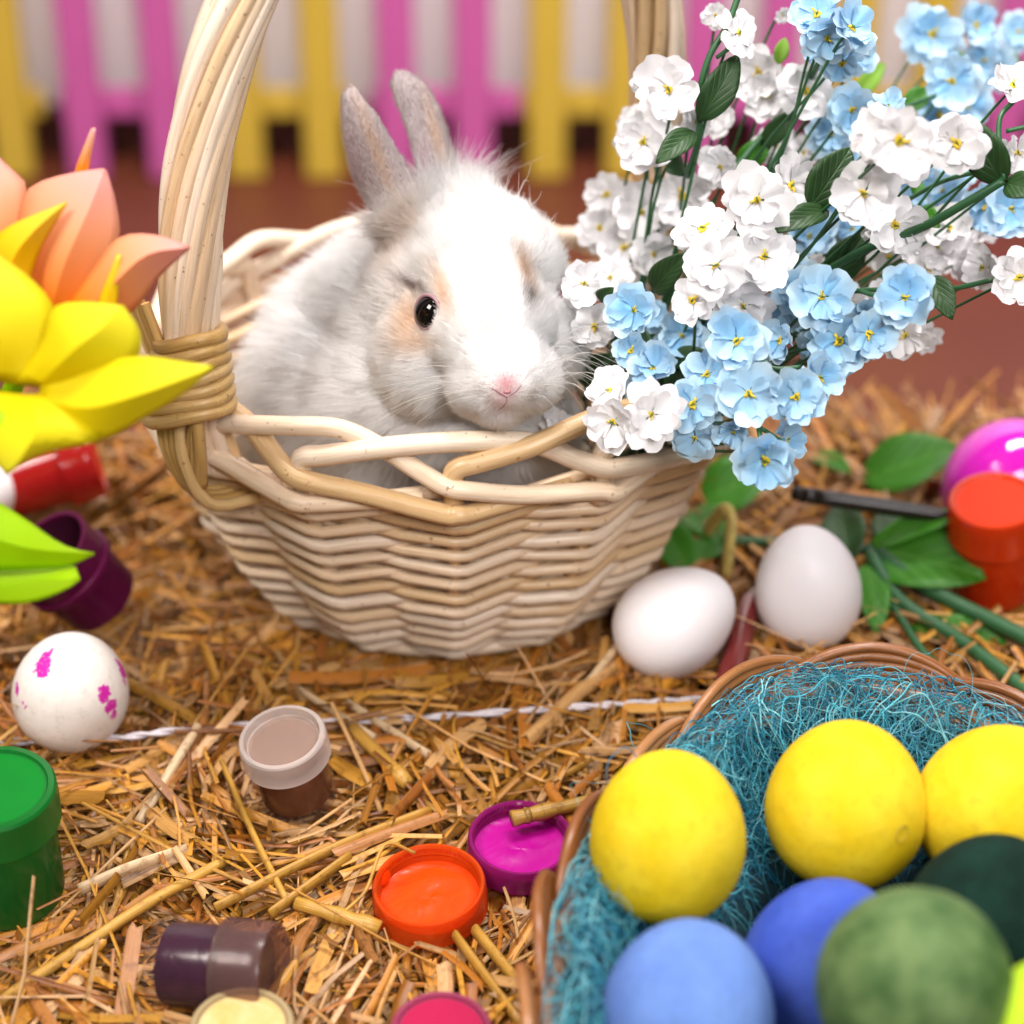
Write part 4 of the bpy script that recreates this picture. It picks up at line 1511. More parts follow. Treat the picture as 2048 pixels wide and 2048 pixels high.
CL = toward(G(71, 690, 2.6))
o, c = egg('white egg with magenta paint smears, beside green paint jar', 71, 690, 2.3, 4.55, 5.2, nrm(CL * 0.45 + np.array([0.15, 0.1, 0.9])), None)
sp = [(local(o, c, *p, 2.35), r) for p, r in (((43, 668), 0.42), ((52, 655), 0.22), ((48, 662), 0.3), ((108, 695), 0.33), ((114, 708), 0.40), ((118, 716), 0.28), ((125, 668), 0.5), ((14, 690), 0.28), ((46, 636), 0.22), ((69, 750), 0.14), ((20, 705), 0.2), ((12, 672), 0.25), ((104, 690), 0.2), ((127, 684), 0.35), ((57, 648), 0.16))]
o.data.materials.append(shell('painted_shell', (0.84, 0.78, 0.74), (0.80, 0.74, 0.69), 0.45, spots=sp, spotcol=(0.62, 0.02, 0.38)))
M_SHELL = shell('white_shell', (0.88, 0.84, 0.86), (0.85, 0.81, 0.83), 0.40, bump=0.15)
egg('plain white egg lying on its side against the willow basket', 675, 621, 2.35, 4.45, 5.35, (0.80, 0.25, 0.45), M_SHELL)
egg('plain white egg standing upright beside the green leaves', 808, 587, 2.8, 4.45, 5.7, (-0.12, 0.02, 0.95), M_SHELL)
egg('small bit of white egg showing behind the lime foam leaf', -34, 494, 1.9, 4.2, 5.0, (0.9, 0.2, 0.2), M_SHELL)

M_EY = shell('yellow_chalk', (0.66, 0.45, 0.004), (0.72, 0.54, 0.025), 0.75, scale=40, bump=0.6, bscale=160, spec=0.2)
M_EB = shell('light_blue_chalk', (0.095, 0.175, 0.47), (0.14, 0.25, 0.56), 0.8, bump=0.3, spec=0.2, scale=25)
M_EB2 = shell('deep_blue_chalk', (0.035, 0.075, 0.42), (0.07, 0.125, 0.50), 0.8, bump=0.3, spec=0.2, scale=25)
M_EG = shell('mottled_green', (0.036, 0.085, 0.020), (0.13, 0.20, 0.07), 0.7, bump=0.3, scale=70, spec=0.25)
M_ED = shell('dark_green_felt', (0.002, 0.012, 0.008), (0.005, 0.025, 0.017), 0.9, bump=0.6, scale=60, spec=0.15)
M_EL = shell('lime_chalk', (0.42, 0.62, 0.02), None, 0.7)
M_PENCIL = plain('pencil_line', (0.42, 0.28, 0.02), 0.7)


def egg3(label, u, v, d, W, Ln, axis, mat, blunt=0.06):
    c = P(u, v, d)
    V, F, U = egg_mesh(W, Ln, blunt)
    o = link('egg', mesh('egg', V, F, uv=U), mat, None, c, zto(axis))
    tag(o, label, 'egg')
    return o, c


egg3('yellow egg nearest the magenta lid, at the left side of nest', 668, 837, 64.0, 5.05, 5.75, (0.05, 0.35, 0.9), M_EY)
o, yc = egg3('yellow egg with pencil circle, middle of the three yellow ones', 846, 805, 66.0, 5.35, 5.7, (0.12, 0.5, 0.8), M_EY)
egg3('yellow egg cut off by the right picture edge', 994, 805, 66.0, 5.1, 5.6, (0.5, 0.4, 0.6), M_EY)
egg3('light blue egg at the bottom, below the left yellow egg', 688, 1012, 59.5, 5.2, 5.7, (0.1, 0.3, 0.9), M_EB)
egg3('deeper blue egg squeezed between light blue and mottled green eggs', 826, 968, 62.6, 5.3, 5.9, (0.25, 0.2, 0.9), M_EB2)
egg3('mottled olive green egg on top at bottom corner', 915, 985, 55.0, 5.45, 5.7, (0.1, -0.2, 0.9), M_EG)
egg3('dark bottle green egg behind the mottled green egg', 990, 925, 61.5, 5.3, 5.8, (0.3, 0.3, 0.8), M_ED)
egg3('lime green egg peeking in at the bottom right corner', 1052, 1040, 54.5, 4.2, 4.8, (0.3, 0.3, 0.8), M_EL)
# pencil ring on the middle yellow egg
def ring_on(o, c, R, u, v, rad_, par):
    cen = local(o, c, u, v, R)
    n = nrm(cen); a = nrm(np.cross(n, [0.3, 0.2, 0.9])); b = np.cross(n, a)
    pts = [nrm(cen + rad_ * (math.cos(t) * a * 0.75 + math.sin(t) * b)) for t in np.linspace(0, 2 * PI, 24, endpoint=False)]
    # push each point onto the egg
    out = []
    for d_ in pts:
        lo, hi = 0.5, 5.0
        for _ in range(30):
            m_ = (lo + hi) / 2; z_ = d_[2] * m_; r_ = m_ * math.hypot(d_[0], d_[1])
            cz = max(-1, min(1, z_ / 2.85)); rr0 = 5.35 / 2 * math.sqrt(1 - cz * cz) * (1 - 0.06 * cz)
            if r_ < rr0 and abs(z_) < 2.85: lo = m_
            else: hi = m_
        out.append(d_ * (lo + 0.004))
    V, F, U = tube(np.array(out), 0.025, 5, closed=True)
    link('pencil_ring', mesh('pencil_ring', V, F, uv=U), M_PENCIL, par)
ring_on(o, yc, 2.7, 902, 834, 0.30, o)
ring_on(o, yc, 2.7, 855, 886, 0.26, o)

# ================================================================== paint jars and lids
def swirl(name, c, c2):
    k = N(name)
    f = k.n('TexNoise'); k.link(k.coord(), f.inputs['Vector']); f.inputs['Scale'].default_value = 55; f.inputs['Detail'].default_value = 2; f.inputs['Distortion'].default_value = 4.0
    k.base(k.mix(f.outputs['Fac'], c, c2)); k.p(Roughness=0.22, Specular_IOR_Level=0.5)
    k.bump(f.outputs['Fac'], 0.3, 0.0006)
    return k.m


def jar(name, label, loc, axis, R, H, cap_h, body_m, paint_m, cap_m, top_m=None, capR=None, film=None, face=None):
    """Small paint pot: cup with paint in it, screw cap with ribs and a raised rim."""
    t = thing(name, label, 'paint jar', loc, zto(axis))
    cr = capR or R * 1.12
    hb = H - cap_h
    V, F, U = lathe([(0.01, 0.0), (R * 0.90, 0.0), (R * 0.97, 0.10), (R, 0.3), (R, hb + 0.02), (R * 0.9, hb + 0.1)], 40)
    link('cup', mesh('cup', V, F, uv=U, sharp=32), body_m, t)
    if paint_m is not None:
        V, F, U = lathe([(0.01, 0.45), (R * 0.90, 0.45), (R * 0.93, 0.7), (R * 0.93, hb - 0.05), (0.01, hb - 0.05)], 32)
        link('paint', mesh('paint', V, F, uv=U, sharp=32), paint_m, t)
    z0 = hb
    pr = [(cr * 0.93, z0), (cr, z0 + 0.05), (cr, z0 + 0.12), (cr, z0 + cap_h * 0.62), (cr * 0.99, z0 + cap_h * 0.68), (cr * 0.985, z0 + cap_h * 0.93),
          (cr * 0.95, H), (cr * 0.86, H + 0.01), (cr * 0.83, H - 0.09), (0.01, H - 0.10)]
    if face is not None:
        pr = pr[:-2] + [(cr * 0.82, H - 0.30), (cr * 0.78, H - 0.34)]
    V, F, U = lathe(pr, 120, ribs={2: 0.035, 3: 0.035})
    if face is not None:
        F = F[:-1]
    cp = link('cap', mesh('cap', V, F, uv=U, sharp=32), cap_m, t)
    if top_m is not None:
        V, F, U = lathe([(0.01, H - 0.085), (cr * 0.80, H - 0.085), (cr * 0.80, H - 0.12), (0.01, H - 0.12)], 40)
        link('cap_face', mesh('cap_face', V, F, uv=U, sharp=32), top_m, cp)
    if face is not None:
        V2, F2, U2 = lathe([(0.01, H - 0.32), (cr * 0.80, H - 0.32), (cr * 0.80, H - 0.37), (0.01, H - 0.37)], 40)
        link('cap_face', mesh('cap_face', V2, F2, uv=U2, sharp=32), face, cp)
    if film is not None:
        V, F, U = lathe([(0.01, H - 0.42), (cr * 0.74, H - 0.42), (cr * 0.76, H - cap_h * 0.9), (cr * 0.72, H - cap_h * 0.9), (0.01, H - 0.48)], 40)
        link('paint_film', mesh('paint_film', V, F, uv=U, sharp=32), film, cp)
    return t


M_CLEAR = see_through('clear_plastic', (0.20, 0.18, 0.17), 0.90, 0.08, tint=(0.93, 0.90, 0.89))
M_MILK = see_through('milky_plastic', (0.82, 0.74, 0.70), 0.46, 0.3, tint=(0.93, 0.86, 0.82))
M_BROWNP = swirl('brown_paint', (0.12, 0.035, 0.012), (0.20, 0.065, 0.025))
M_FILM = plain('dried_brown', (0.22, 0.10, 0.06), 0.6, var=0.4, scale=150)
M_GREENP = plain('green_paint', (0.004, 0.10, 0.016), 0.35, var=0.2)
M_GREENC = see_through('green_plastic', (0.01, 0.22, 0.03), 0.2, 0.28)
M_GREENT = plain('green_cap_face', (0.002, 0.17, 0.016), 0.6, spec=0.12, var=0.12, scale=90)
M_PURP = swirl('purple_paint', (0.020, 0.002, 0.014), (0.05, 0.006, 0.032))
M_PURC = see_through('smoky_plastic', (0.20, 0.11, 0.10), 0.5, 0.3, tint=(0.85, 0.72, 0.68))
M_REDP = plain('red_paint', (0.42, 0.006, 0.005), 0.3, var=0.15)
M_REDC = see_through('red_plastic', (0.55, 0.02, 0.02), 0.2, 0.15, 0.8)
M_ORAP = plain('orange_red_paint', (0.66, 0.030, 0.002), 0.45, spec=0.15, var=0.12)
M_ORAC = see_through('orange_red_plastic', (0.80, 0.06, 0.006), 0.15, 0.2, 0.6)
M_MAR = see_through('maroon_plastic', (0.13, 0.004, 0.055), 0.12, 0.3)
M_MARD = plain('maroon_inside', (0.045, 0.002, 0.018), 0.5)
M_CRM = swirl('cream_stain', (0.50, 0.30, 0.035), (0.66, 0.50, 0.28))
M_CRC = see_through('cream_plastic', (0.55, 0.42, 0.22), 0.2, 0.35)
M_CRP = plain('ochre_paint', (0.55, 0.30, 0.02), 0.5)
M_PKT = plain('crimson_cap_face', (0.36, 0.008, 0.055), 0.6, spec=0.12, var=0.08)
M_PKC = see_through('pink_plastic', (0.42, 0.05, 0.14), 0.25, 0.3)

# brown
b0 = G(302, 801, 0.15); t0 = P(277, 733, proj(b0)[2] - 2.1)
ax = nrm(np.array([-0.13, -0.12, 1.0]))
jar('paint_jar', 'small jar of brown paint with milky clear cap, tilted in the straw', G(300, 798, 0.3), ax, 1.50, 3.5, 1.1, M_CLEAR, M_BROWNP, M_MILK, film=M_FILM, face=see_through('hazy_plastic', (0.62, 0.50, 0.44), 0.66, 0.3, tint=(0.95, 0.88, 0.84)))
EXCL.append((*G(300, 798, 0)[:2], 2.0))
# green
jar('paint_jar', 'green paint jar with bright green cap at left edge', G(10, 893, -0.1), (0.03, -0.03, 1), 2.0, 5.3, 1.6, M_GREENC, M_GREENP, M_GREENC, M_GREENT)
EXCL.append((*G(8, 893, 0)[:2], 2.6))
# purple, lying
jar('paint_jar', 'dark purple paint jar with smoky cap lying on its side', G(168, 962, 1.55) + np.array([-0.35, 0, 0]), (0.94, -0.20, 0.10), 1.52, 4.2, 1.8, M_CLEAR, M_PURP, M_PURC, film=M_PURP)
EXCL.append((*G(200, 960, 0)[:2], 2.4))
# cream and crimson at the bottom edge
jar('paint_jar', 'jar with paint-smeared cream cap at the bottom edge', P(237, 1030, 63.6) + np.array([0, 0.2, -4.6]), (0.02, 0.05, 1), 1.55, 4.4, 1.3, M_CRC, M_CRP, M_CRC, M_CRM)
jar('paint_jar', 'jar with crimson pink cap at the bottom edge', P(437, 1030, 62.8) + np.array([0, 0.2, -4.6]), (0.03, 0.0, 1), 1.50, 4.4, 1.3, M_PKC, M_PKT, M_PKC, M_PKT)
# red, lying behind the paper flowers
jar('paint_jar', 'red paint jar lying behind the yellow foam flower', G(4, 484, 1.7) + np.array([-0.2, 0, 0]), (0.90, 0.25, 0.16), 1.75, 4.6, 1.6, M_REDC, M_REDP, M_REDC, M_ORAP)
# orange-red at the right edge
jar('paint_jar', 'orange red paint jar at right edge in front of magenta ball', G(992, 588, 0.0), (-0.14, -0.12, 1), 1.75, 5.2, 1.9, M_ORAC, M_ORAP, M_ORAC, M_ORAP)
EXCL.append((*G(995, 590, 0)[:2], 2.2))
# maroon open cup
mc = thing('open_cup', 'empty maroon plastic cup tipped over beside the lime foam leaf', 'cup', G(86, 585, 1.7), zto((-0.42, -0.20, 0.75)))
V, F, U = lathe([(0.01, -1.2), (1.55, -1.2), (1.75, -1.0), (1.85, 0.9), (2.1, 1.0), (2.1, 1.3), (1.95, 1.35), (2.0, 2.7), (1.82, 2.7), (1.75, 0.9), (1.6, -0.8), (0.01, -0.85)], 40)
link('cup_wall', mesh('cup_wall', V, F, uv=U, sharp=32), M_MAR, mc)
V, F, U = lathe([(0.01, -0.8), (1.58, -0.8), (1.72, 0.9), (1.80, 2.5)], 40)
link('lining', mesh('lining', V, F[:-1], uv=U, sharp=32), M_MARD, mc)
EXCL.append((*G(86, 585, 0)[:2], 2.6))


def lid(label, u, v, R, H, axis, m_pl, m_paint, fill=0.42, smear=None):
    c = G(u, v, 0.15)
    t = thing('jar_lid', label, 'lid', c, zto(axis))
    pr = [(0.01, 0.0), (R * 0.95, 0.0), (R, 0.06), (R, 0.14), (R, H * 0.55), (R * 0.985, H * 0.6), (R * 0.985, H * 0.92), (R * 0.96, H),
          (R * 0.91, H), (R * 0.885, H * 0.93), (R * 0.885, H * 0.75), (R * 0.86, H * 0.70), (R * 0.88, H * 0.62), (R * 0.86, H * 0.5), (R * 0.86, 0.12), (0.01, 0.12)]
    V, F, U = lathe(pr, 140, ribs={3: 0.03, 4: 0.03, 9: 0.025, 10: 0.025})
    link('lid_wall', mesh('lid_wall', V, F, uv=U, sharp=32), m_pl, t)
    g = np.random.default_rng(int(u))
    n = 64
    V, F = [], []
    for i in range(9):
        for j in range(n):
            a = 2 * PI * j / n
            r = R * 0.875 * i / 8
            z = fill * H + (0.012 * math.sin(3 * a + r * 4) + 0.02 * math.cos(5 * r + a)) + (0.06 if i == 8 else 0) * (1 + 0.6 * math.sin(a * 2))
            V.append((r * math.cos(a), r * math.sin(a), z))
    for i in range(8):
        for j in range(n):
            F.append((i * n + j, i * n + (j + 1) % n, (i + 1) * n + (j + 1) % n, (i + 1) * n + j))
    link('paint', mesh('paint', np.array(V), F), m_paint, t)
    if smear is not None:
        V, F, U = ellipsoid((0, 0, 0), (0.34, 0.16, 0.32))
        V = V * (1 + 0.15 * np.sin(V[:, [1]] * 20 + V[:, [2]] * 13))
        a = smear
        link('paint_blob', mesh('paint_blob', V, F, uv=U), m_paint, t, (R * 0.90 * math.cos(a), R * 0.90 * math.sin(a), H * 0.62), Quaternion((0, 0, 1), a + PI / 2))
    EXCL.append((c[0], c[1], R + 0.15))
    return t


lid('upturned orange lid filled with orange paint', 431, 906, 2.08, 1.15, (-0.05, -0.03, 1), see_through('orange_plastic', (0.80, 0.10, 0.01), 0.35, 0.15, 0.6), swirl('orange_paint', (0.70, 0.040, 0.001), (0.76, 0.065, 0.003)), 0.36, 2.7)
lid('upturned purple lid filled with magenta paint', 520, 857, 2.0, 1.05, (0.04, -0.02, 1), see_through('purple_plastic', (0.36, 0.02, 0.20), 0.35, 0.12, 0.6), swirl('magenta_paint', (0.36, 0.003, 0.20), (0.43, 0.006, 0.26)), 0.40)

# magenta ball
mb = G(1006, 484, 2.8)
V, F, U = egg_mesh(5.6, 6.2, 0.06)
o = link('plastic_egg', mesh('plastic_egg', V, F, uv=U), plain('magenta_gloss', (0.62, 0.015, 0.45), 0.08, var=0.05, coat=0.6), None, mb, zto((0.4, 0.2, 0.8)))
tag(o, 'glossy magenta plastic egg behind the orange red jar', 'egg')

# brushes
M_BLK = plain('black_wood', (0.012, 0.008, 0.007), 0.35, var=0.4, scale=300)
M_DRED = plain('dark_red_lacquer', (0.16, 0.012, 0.010), 0.18, var=0.1, coat=0.5)
M_FER = plain('ferrule', (0.30, 0.28, 0.26), 0.3)
def brush(label, p0, p1, r0, r1, m, head):
    t = thing('paint_brush', label, 'brush', (p0 + p1) / 2)
    d = p1 - p0
    ss = np.linspace(0, 1, 12)
    V, F, U = tube(np.array([p0 + d * s for s in ss]), np.interp(ss, [0, 0.08, 0.5, 1], [r0 * 0.6, r0, (r0 + r1) * 0.6, r1]), 12)
    wlink('brush_handle', V, F, m, t, uv=U)
    n = nrm(d)
    V, F, U = tube(np.array([p0 - n * head, p0 - n * head * 0.4, p0 + n * 0.1]), [r0 * 0.85, r0 * 0.95, r0 * 0.8], 10)
    wlink('bristles', V, F, M_BLK, t, uv=U)
    V, F, U = tube(np.array([p0 - n * 0.5, p0 + n * 0.35]), r0 * 1.02, 12)
    wlink('ferrule', V, F, M_FER if m is M_DRED else M_BLK, t, uv=U)
brush('dark stick-like paint brush lying across leaves toward the orange red jar', G(812, 496, 4.3), G(960, 518, 3.6), 0.36, 0.28, M_BLK, 0.9)
brush('dark red lacquered brush handle between the two white eggs', G(726, 694, 1.0), G(752, 594, 1.5), 0.58, 0.40, M_DRED, 1.5)

# white cord of the bale
M_CORD = plain('white_cord', (0.66, 0.60, 0.64), 0.7, var=0.2, scale=500, bump=0.6)
cp = [(-20, 742, 0.55), (60, 741, 0.55), (118, 738, 0.6), (200, 728, 0.65), (330, 722, 0.75), (430, 717, 0.75), (560, 708, 0.75), (640, 703, 0.75), (720, 698, 0.6)]
cpt = smoothspline([G(*x) for x in cp], 160)
tw = []
for s in range(2):
    ph = np.linspace(0, 70, 160) + PI * s
    q_ = cpt + 0.075 * (np.cos(ph)[:, None] * np.array([0, 1, 0]) + np.sin(ph)[:, None] * np.array([0, 0, 1]))
    tw.append(tube(q_, 0.085, 6))
cord = thing('twine', 'white twine stretched across the straw behind the brown jar', 'twine', cpt[0])
for v_, f_, u_ in tw:
    wlink('strand', v_, f_, M_CORD, cord, uv=u_)

# ================================================================== small brown basket with teal nest
OC = np.array([11.5, 42.3]); OA, OB = 10.5, 15.2; OZ = 6.2
M_RAT = willow('brown_cane', (0.20, 0.065, 0.016), (0.31, 0.12, 0.036), (0.44, 0.22, 0.09), 0.30)
nb = thing('nest_basket', 'oval brown cane basket holding dyed eggs on teal fibre', 'basket', (OC[0], OC[1], 0))


_rim = np.array([(0.9, 41.6), (2.4, 48.2), (5.6, 52.6), (8.3, 56.2), (12.0, 57.6), (15.5, 56.8), (18.3, 54.0), (20.6, 50), (22.3, 44), (22, 35), (17, 28), (10, 26), (4, 29), (1.1, 35)]) - OC
_ra = np.unwrap(np.arctan2(_rim[:, 1], _rim[:, 0])); _rr = np.hypot(_rim[:, 0], _rim[:, 1])
_o = np.argsort(_ra % (2 * PI)); _ra, _rr = (_ra % (2 * PI))[_o], _rr[_o]


def orad(a):
    # a little smoothing of the rim polygon
    return sum(np.interp((a + e) % (2 * PI), _ra, _rr, period=2 * PI) for e in (-0.16, -0.08, 0, 0.08, 0.16)) / 5


def opos(a, s, z):
    r = s * orad(a)
    return np.array([OC[0] + r * math.cos(a), OC[1] + r * math.sin(a), z])


for i in range(9):
    z = 0.4 + i * 0.68
    s = np.interp(z, [0, 2, 6.5], [0.72, 0.86, 0.985])
    pts = [opos(a, s + 0.012 * math.sin(a * 26 + PI * i), z) for a in np.linspace(0, 2 * PI, 104, endpoint=False)]
    V, F, U = tube(np.array(pts), 0.34, 7, closed=True)
    wlink('cane_row', V, F, M_RAT, nb, uv=U)
pts = []
V = [(OC[0], OC[1], 0.1)] + [tuple(opos(a, 0.72, 0.1)) for a in np.linspace(0, 2 * PI, 40, endpoint=False)]
wlink('bottom', np.array(V), [(0, 1 + i, 1 + (i + 1) % 40) for i in range(40)], M_RAT, nb, uv=np.zeros((41, 2)))
NL = 17
for i in range(NL):
    a0 = 2 * PI * i / NL + 0.12
    rods = []
    for j in range(4):
        pts = []
        for s in np.linspace(0, 1, 22):
            a = a0 + s * (2 * PI / NL) * 1.32
            hgt = math.sin(PI * s) ** 0.75 * (1.30 - 0.34 * j)
            rad_ = 1.0 + 0.055 - 0.075 * s - 0.006 * j
            pts.append(opos(a, rad_, OZ - 0.35 + hgt))
        rods.append(tube(np.array(pts), 0.20, 7))
    V, F, U = merge(rods)
    wlink('border_loop', V, F, M_RAT, nb, uv=U)

# teal sisal
k = N('sisal')
a = k.n('Attribute'); a.attribute_name = 'col'
k.base(a.outputs['Color']); k.p(Roughness=0.35, Specular_IOR_Level=0.5)
M_SIS = k.m
def sisal(n, seed):
    g = np.random.default_rng(seed)
    kk = 14
    out = np.zeros((n, kk, 3))
    a = g.uniform(0, 2 * PI, n); rr_ = np.sqrt(g.random(n)) * 0.93
    x = OC[0] + orad(a) * rr_ * np.cos(a); y = OC[1] + orad(a) * rr_ * np.sin(a)
    Ln = g.uniform(3, 9, n)
    hd = g.uniform(0, 2 * PI, n); cur = g.normal(0, 0.30, n)
    # combed along the rim at the back
    comb = g.random(n) < 0.5
    hd = np.where(comb, a + PI / 2 + g.normal(0, 0.5, n), hd)
    zoff = g.uniform(0, 1, n) ** 0.8
    vz = g.normal(0, 0.25, n); stray = g.random(n) < 0.018
    st = Ln / (kk - 1)
    for i in range(kk):
        q_ = np.hypot(x - OC[0], y - OC[1]) / orad(np.arctan2(y - OC[1], x - OC[0]))
        # pull back in when a fibre reaches the rim
        lim = np.where(stray, 1.15, 0.97)
        ov = q_ > lim
        x = np.where(ov, OC[0] + (x - OC[0]) * lim / q_, x); y = np.where(ov, OC[1] + (y - OC[1]) * lim / q_, y)
        q_ = np.minimum(q_, lim)
        top = np.interp(q_, [0, 0.45, 0.70, 0.86, 0.97, 1.2], [1.8, 2.8, 5.4, 7.5, 7.0, 6.2])
        z = top - 2.0 * (1 - zoff) + 0.6 * np.sin(i * 0.9 + hd * 3) * (0.5 + vz)
        z = np.where(stray, z + 1.5 * np.sin(PI * i / (kk - 1)), z)
        out[:, i] = np.stack([x, y, z], 1)
        hd = hd + cur + g.normal(0, 0.30, n)
        x = x + st * np.cos(hd); y = y + st * np.sin(hd)
    rad_ = (g.uniform(0.010, 0.030, n) * (1 - 0.5 * (g.random(n) < 0.5)))[:, None] * np.ones(kk)
    pal = np.array([(0.02, 0.24, 0.40), (0.04, 0.36, 0.55), (0.10, 0.50, 0.68), (0.02, 0.17, 0.32), (0.24, 0.62, 0.78)])
    colr = pal[g.integers(0, 5, n)] * g.uniform(0.55, 1.1, n)[:, None] * np.array([0.9, 0.92, 0.82])
    return out, rad_, colr
P3, rad, colr = sisal(6600, 12)
kp = (P3[:, 0, 1] > OC[1] + 5) | (RNG.random(len(P3)) < 0.38)
P3, rad, colr = P3[kp], rad[kp], colr[kp]
# leave the eggs free
ho = hair_object('teal_fibre', P3, rad, colr, M_SIS, None, np.zeros(3))
tag(ho, 'tangled teal sisal fibre lining the brown basket', 'fibre', kind='stuff')
# dark sheet painted as shade between fibres, so that the nest is not hollow
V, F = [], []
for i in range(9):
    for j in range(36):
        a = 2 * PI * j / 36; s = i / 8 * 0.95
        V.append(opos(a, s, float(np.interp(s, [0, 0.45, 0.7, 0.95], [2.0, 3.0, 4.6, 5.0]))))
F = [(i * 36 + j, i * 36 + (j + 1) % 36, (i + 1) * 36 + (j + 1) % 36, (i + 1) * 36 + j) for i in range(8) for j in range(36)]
o = wlink('nest_bed', np.array(V), F, plain('fibre_gap_shade', (0.004, 0.03, 0.045), 0.9, var=0.5, scale=200, bump=0.8), nb)
EXCL.append((OC[0], OC[1] + 6, 8.5)); EXCL.append((OC[0], OC[1], 9))

# ================================================================== green cloth leaves on the straw
sg = thing('leaf_sprig', 'sprig of broad green fabric leaves beside the upright white egg', 'leaves', G(900, 620, 0))
for (b, t, w, zb, zt, mt, ln) in [((868, 545), (985, 575), 84, 1.8, 2.4, M_LEAFG, (0, .6)), ((868, 560), (878, 632), 34, 1.8, 0.8, M_LEAFG, (.2, .3)),
                                  ((865, 545), (970, 508), 30, 2.0, 4.4, M_LEAFG, (-.2, .8)), ((850, 560), (838, 500), 46, 1.6, 2.6, M_LEAFD, (-.3, .4)),
                                  ((900, 560), (900, 500), 56, 1.2, 2.2, M_LEAFD, (0, .6)), ((905, 620), (1010, 640), 30, 0.8, 1.0, M_LEAFG, (0, .5))]:
    B, T = G(*b, zb), G(*t, zt)
    n = nrm(toward((B + T) / 2) + ln[0] * RGT + ln[1] * UPV)
    V, F, U = leaf_mesh(B, T, w * TANH * proj((B + T) / 2)[2] / 512, n, 0.06, 0.3)
    o = wlink('leaf', V, F, mt, sg, uv=U)
    m = o.modifiers.new('cloth', 'SOLIDIFY'); m.thickness = 0.03 * S
for pts, r in (([(868, 550, 1.8), (900, 600, 1.2), (960, 640, 1.0), (1040, 700, 1.0)], 0.32), ([(870, 548, 1.6), (930, 590, 1.5), (990, 620, 1.5), (1050, 650, 1.6)], 0.36),
               ([(868, 550, 1.6), (800, 543, 1.3), (720, 540, 1.0)], 0.22), ([(890, 600, 1.2), (930, 660, 0.9), (1000, 720, 0.9)], 0.18)):
    pth = smoothspline([G(*x) for x in pts], 20)
    V, F, U = tube(pth, r, 8)
    wlink('stem', V, F, M_STEM, sg, uv=U)
sg2 = thing('leaf_sprig', 'green fabric leaves lying behind basket and egg, near the straw edge', 'leaves', G(720, 520, 0))
for (b, t, w, zb, zt, mt, ln) in [((690, 570), (655, 515), 40, 0.8, 1.8, M_LEAFG, (0, .4)), ((700, 500), (770, 470), 60, 0.8, 2.2, M_LEAFG, (0, .5)), ((690, 505), (720, 540), 44, 0.9, 1.4, M_LEAFG, (0, .6)),
                                  ((860, 480), (960, 445), 60, 1.0, 3.0, M_LEAFG, (0, .5)), ((812, 452), (850, 470), 22, 1.0, 1.6, M_LEAFG, (0, .6)), ((660, 560), (735, 545), 26, 0.8, 1.2, M_LEAFG, (0, .7))]:
    B, T = G(*b, zb), G(*t, zt)
    n = nrm(toward((B + T) / 2) + ln[0] * RGT + ln[1] * UPV)
    V, F, U = leaf_mesh(B, T, w * TANH * proj((B + T) / 2)[2] / 512, n, 0.06, 0.3)
    o = wlink('leaf', V, F, mt, sg2, uv=U)
    m = o.modifiers.new('cloth', 'SOLIDIFY'); m.thickness = 0.03 * S

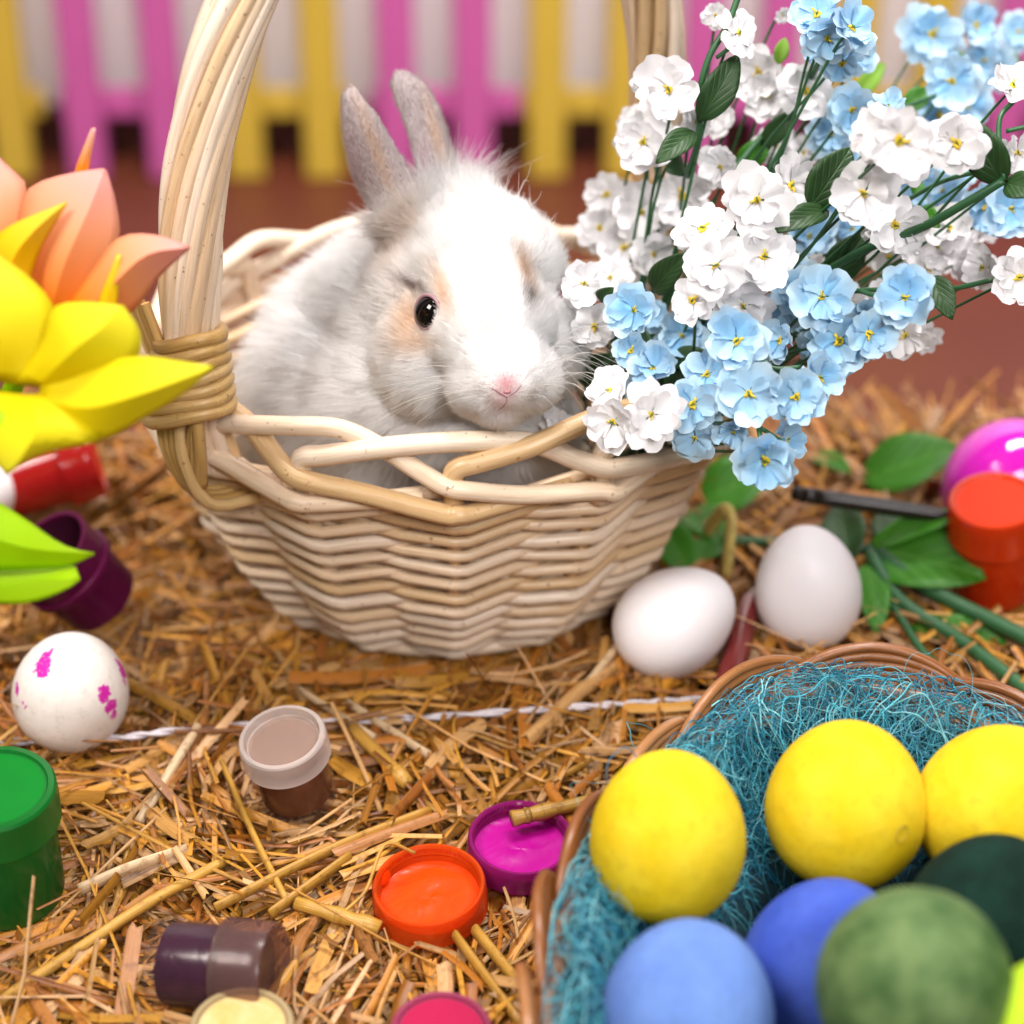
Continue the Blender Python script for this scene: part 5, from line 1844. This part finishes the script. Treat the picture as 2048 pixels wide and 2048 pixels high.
# ================================================================== straw, last because things press it flat
build_straw()
GOLD = (0.52, 0.28, 0.05); PALE = (0.66, 0.47, 0.28); OCH = (0.46, 0.24, 0.04)
stalk('straw_stalk', [(512, 819, 1.35), (600, 799, 1.2)], 0.26, 'short cut straw stalk resting across the magenta lid', (0.40, 0.22, 0.04), nodes=(0.06, 0.4))
stalk('straw_stalk', [(79, 890, 0.6), (130, 868, 0.9), (186, 850, 0.7)], 0.30, 'thick pale straw stalk beside the green jar', PALE, 0.5)
stalk('straw_stalk', [(-5, 1004, 0.6), (80, 948, 0.8), (150, 902, 0.9), (230, 858, 0.6)], 0.21, 'long straw stalk passing just behind the purple jar', GOLD)
stalk('straw_stalk', [(215, 908, 0.8), (330, 850, 1.0), (430, 810, 0.9)], 0.24, 'long straw stalk running toward the magenta lid', OCH, 0.6)
stalk('straw_stalk', [(139, 822, 0.5), (198, 726, 1.2)], 0.20, 'straight thin straw left of the brown jar', PALE)
stalk('straw_stalk', [(222, 763, 0.9), (255, 838, 1.0), (287, 902, 0.7)], 0.22, 'straw stalk slanting down in front of the brown jar', GOLD, 0.6)
stalk('straw_stalk', [(348, 703, 0.9), (430, 756, 0.7)], 0.24, 'pale straw stalk crossing the white twine', PALE, 0.6)
stalk('straw_stalk', [(352, 728, 0.8), (408, 784, 0.7)], 0.28, 'round straw stalk with a knot, right of the brown jar', GOLD, nodes=(0.9,))
stalk('straw_stalk', [(270, 914, 0.7), (350, 856, 0.9)], 0.26, 'broad straw stalk left of the orange lid', OCH, 0.5)
stalk('straw_stalk', [(296, 903, 0.9), (380, 928, 0.8)], 0.26, 'knotted straw stalk touching the orange lid', GOLD, nodes=(0.55, 0.95))
stalk('straw_stalk', [(415, 853, 1.6), (385, 845, 2.3), (366, 890, 1.5), (344, 912, 1.0)], 0.07, 'thin bent straw arching over the orange lid edge', GOLD)
stalk('straw_stalk', [(300, 690, 0.8), (375, 738, 0.8)], 0.20, 'thin straw just above the twine near the brown jar', PALE, 0.6)
stalk('straw_stalk', [(475, 930, 0.8), (540, 1010, 0.8)], 0.30, 'thick straw stalk beside the brown cane basket', GOLD, 0.6)
stalk('straw_stalk', [(455, 935, 0.8), (525, 1030, 0.7)], 0.26, 'straw stalk between orange lid and crimson cap', OCH, 0.6)
stalk('straw_stalk', [(706, 533, 1.2), (722, 512, 3.0), (731, 519, 3.0), (726, 576, 0.8)], 0.34, 'broad pale straw folded over behind the lying white egg', (0.62, 0.48, 0.14), 0.5)
stalk('straw_stalk', [(575, 700, 0.6), (618, 645, 1.2)], 0.18, 'slender straw pointing at the lying white egg', PALE)
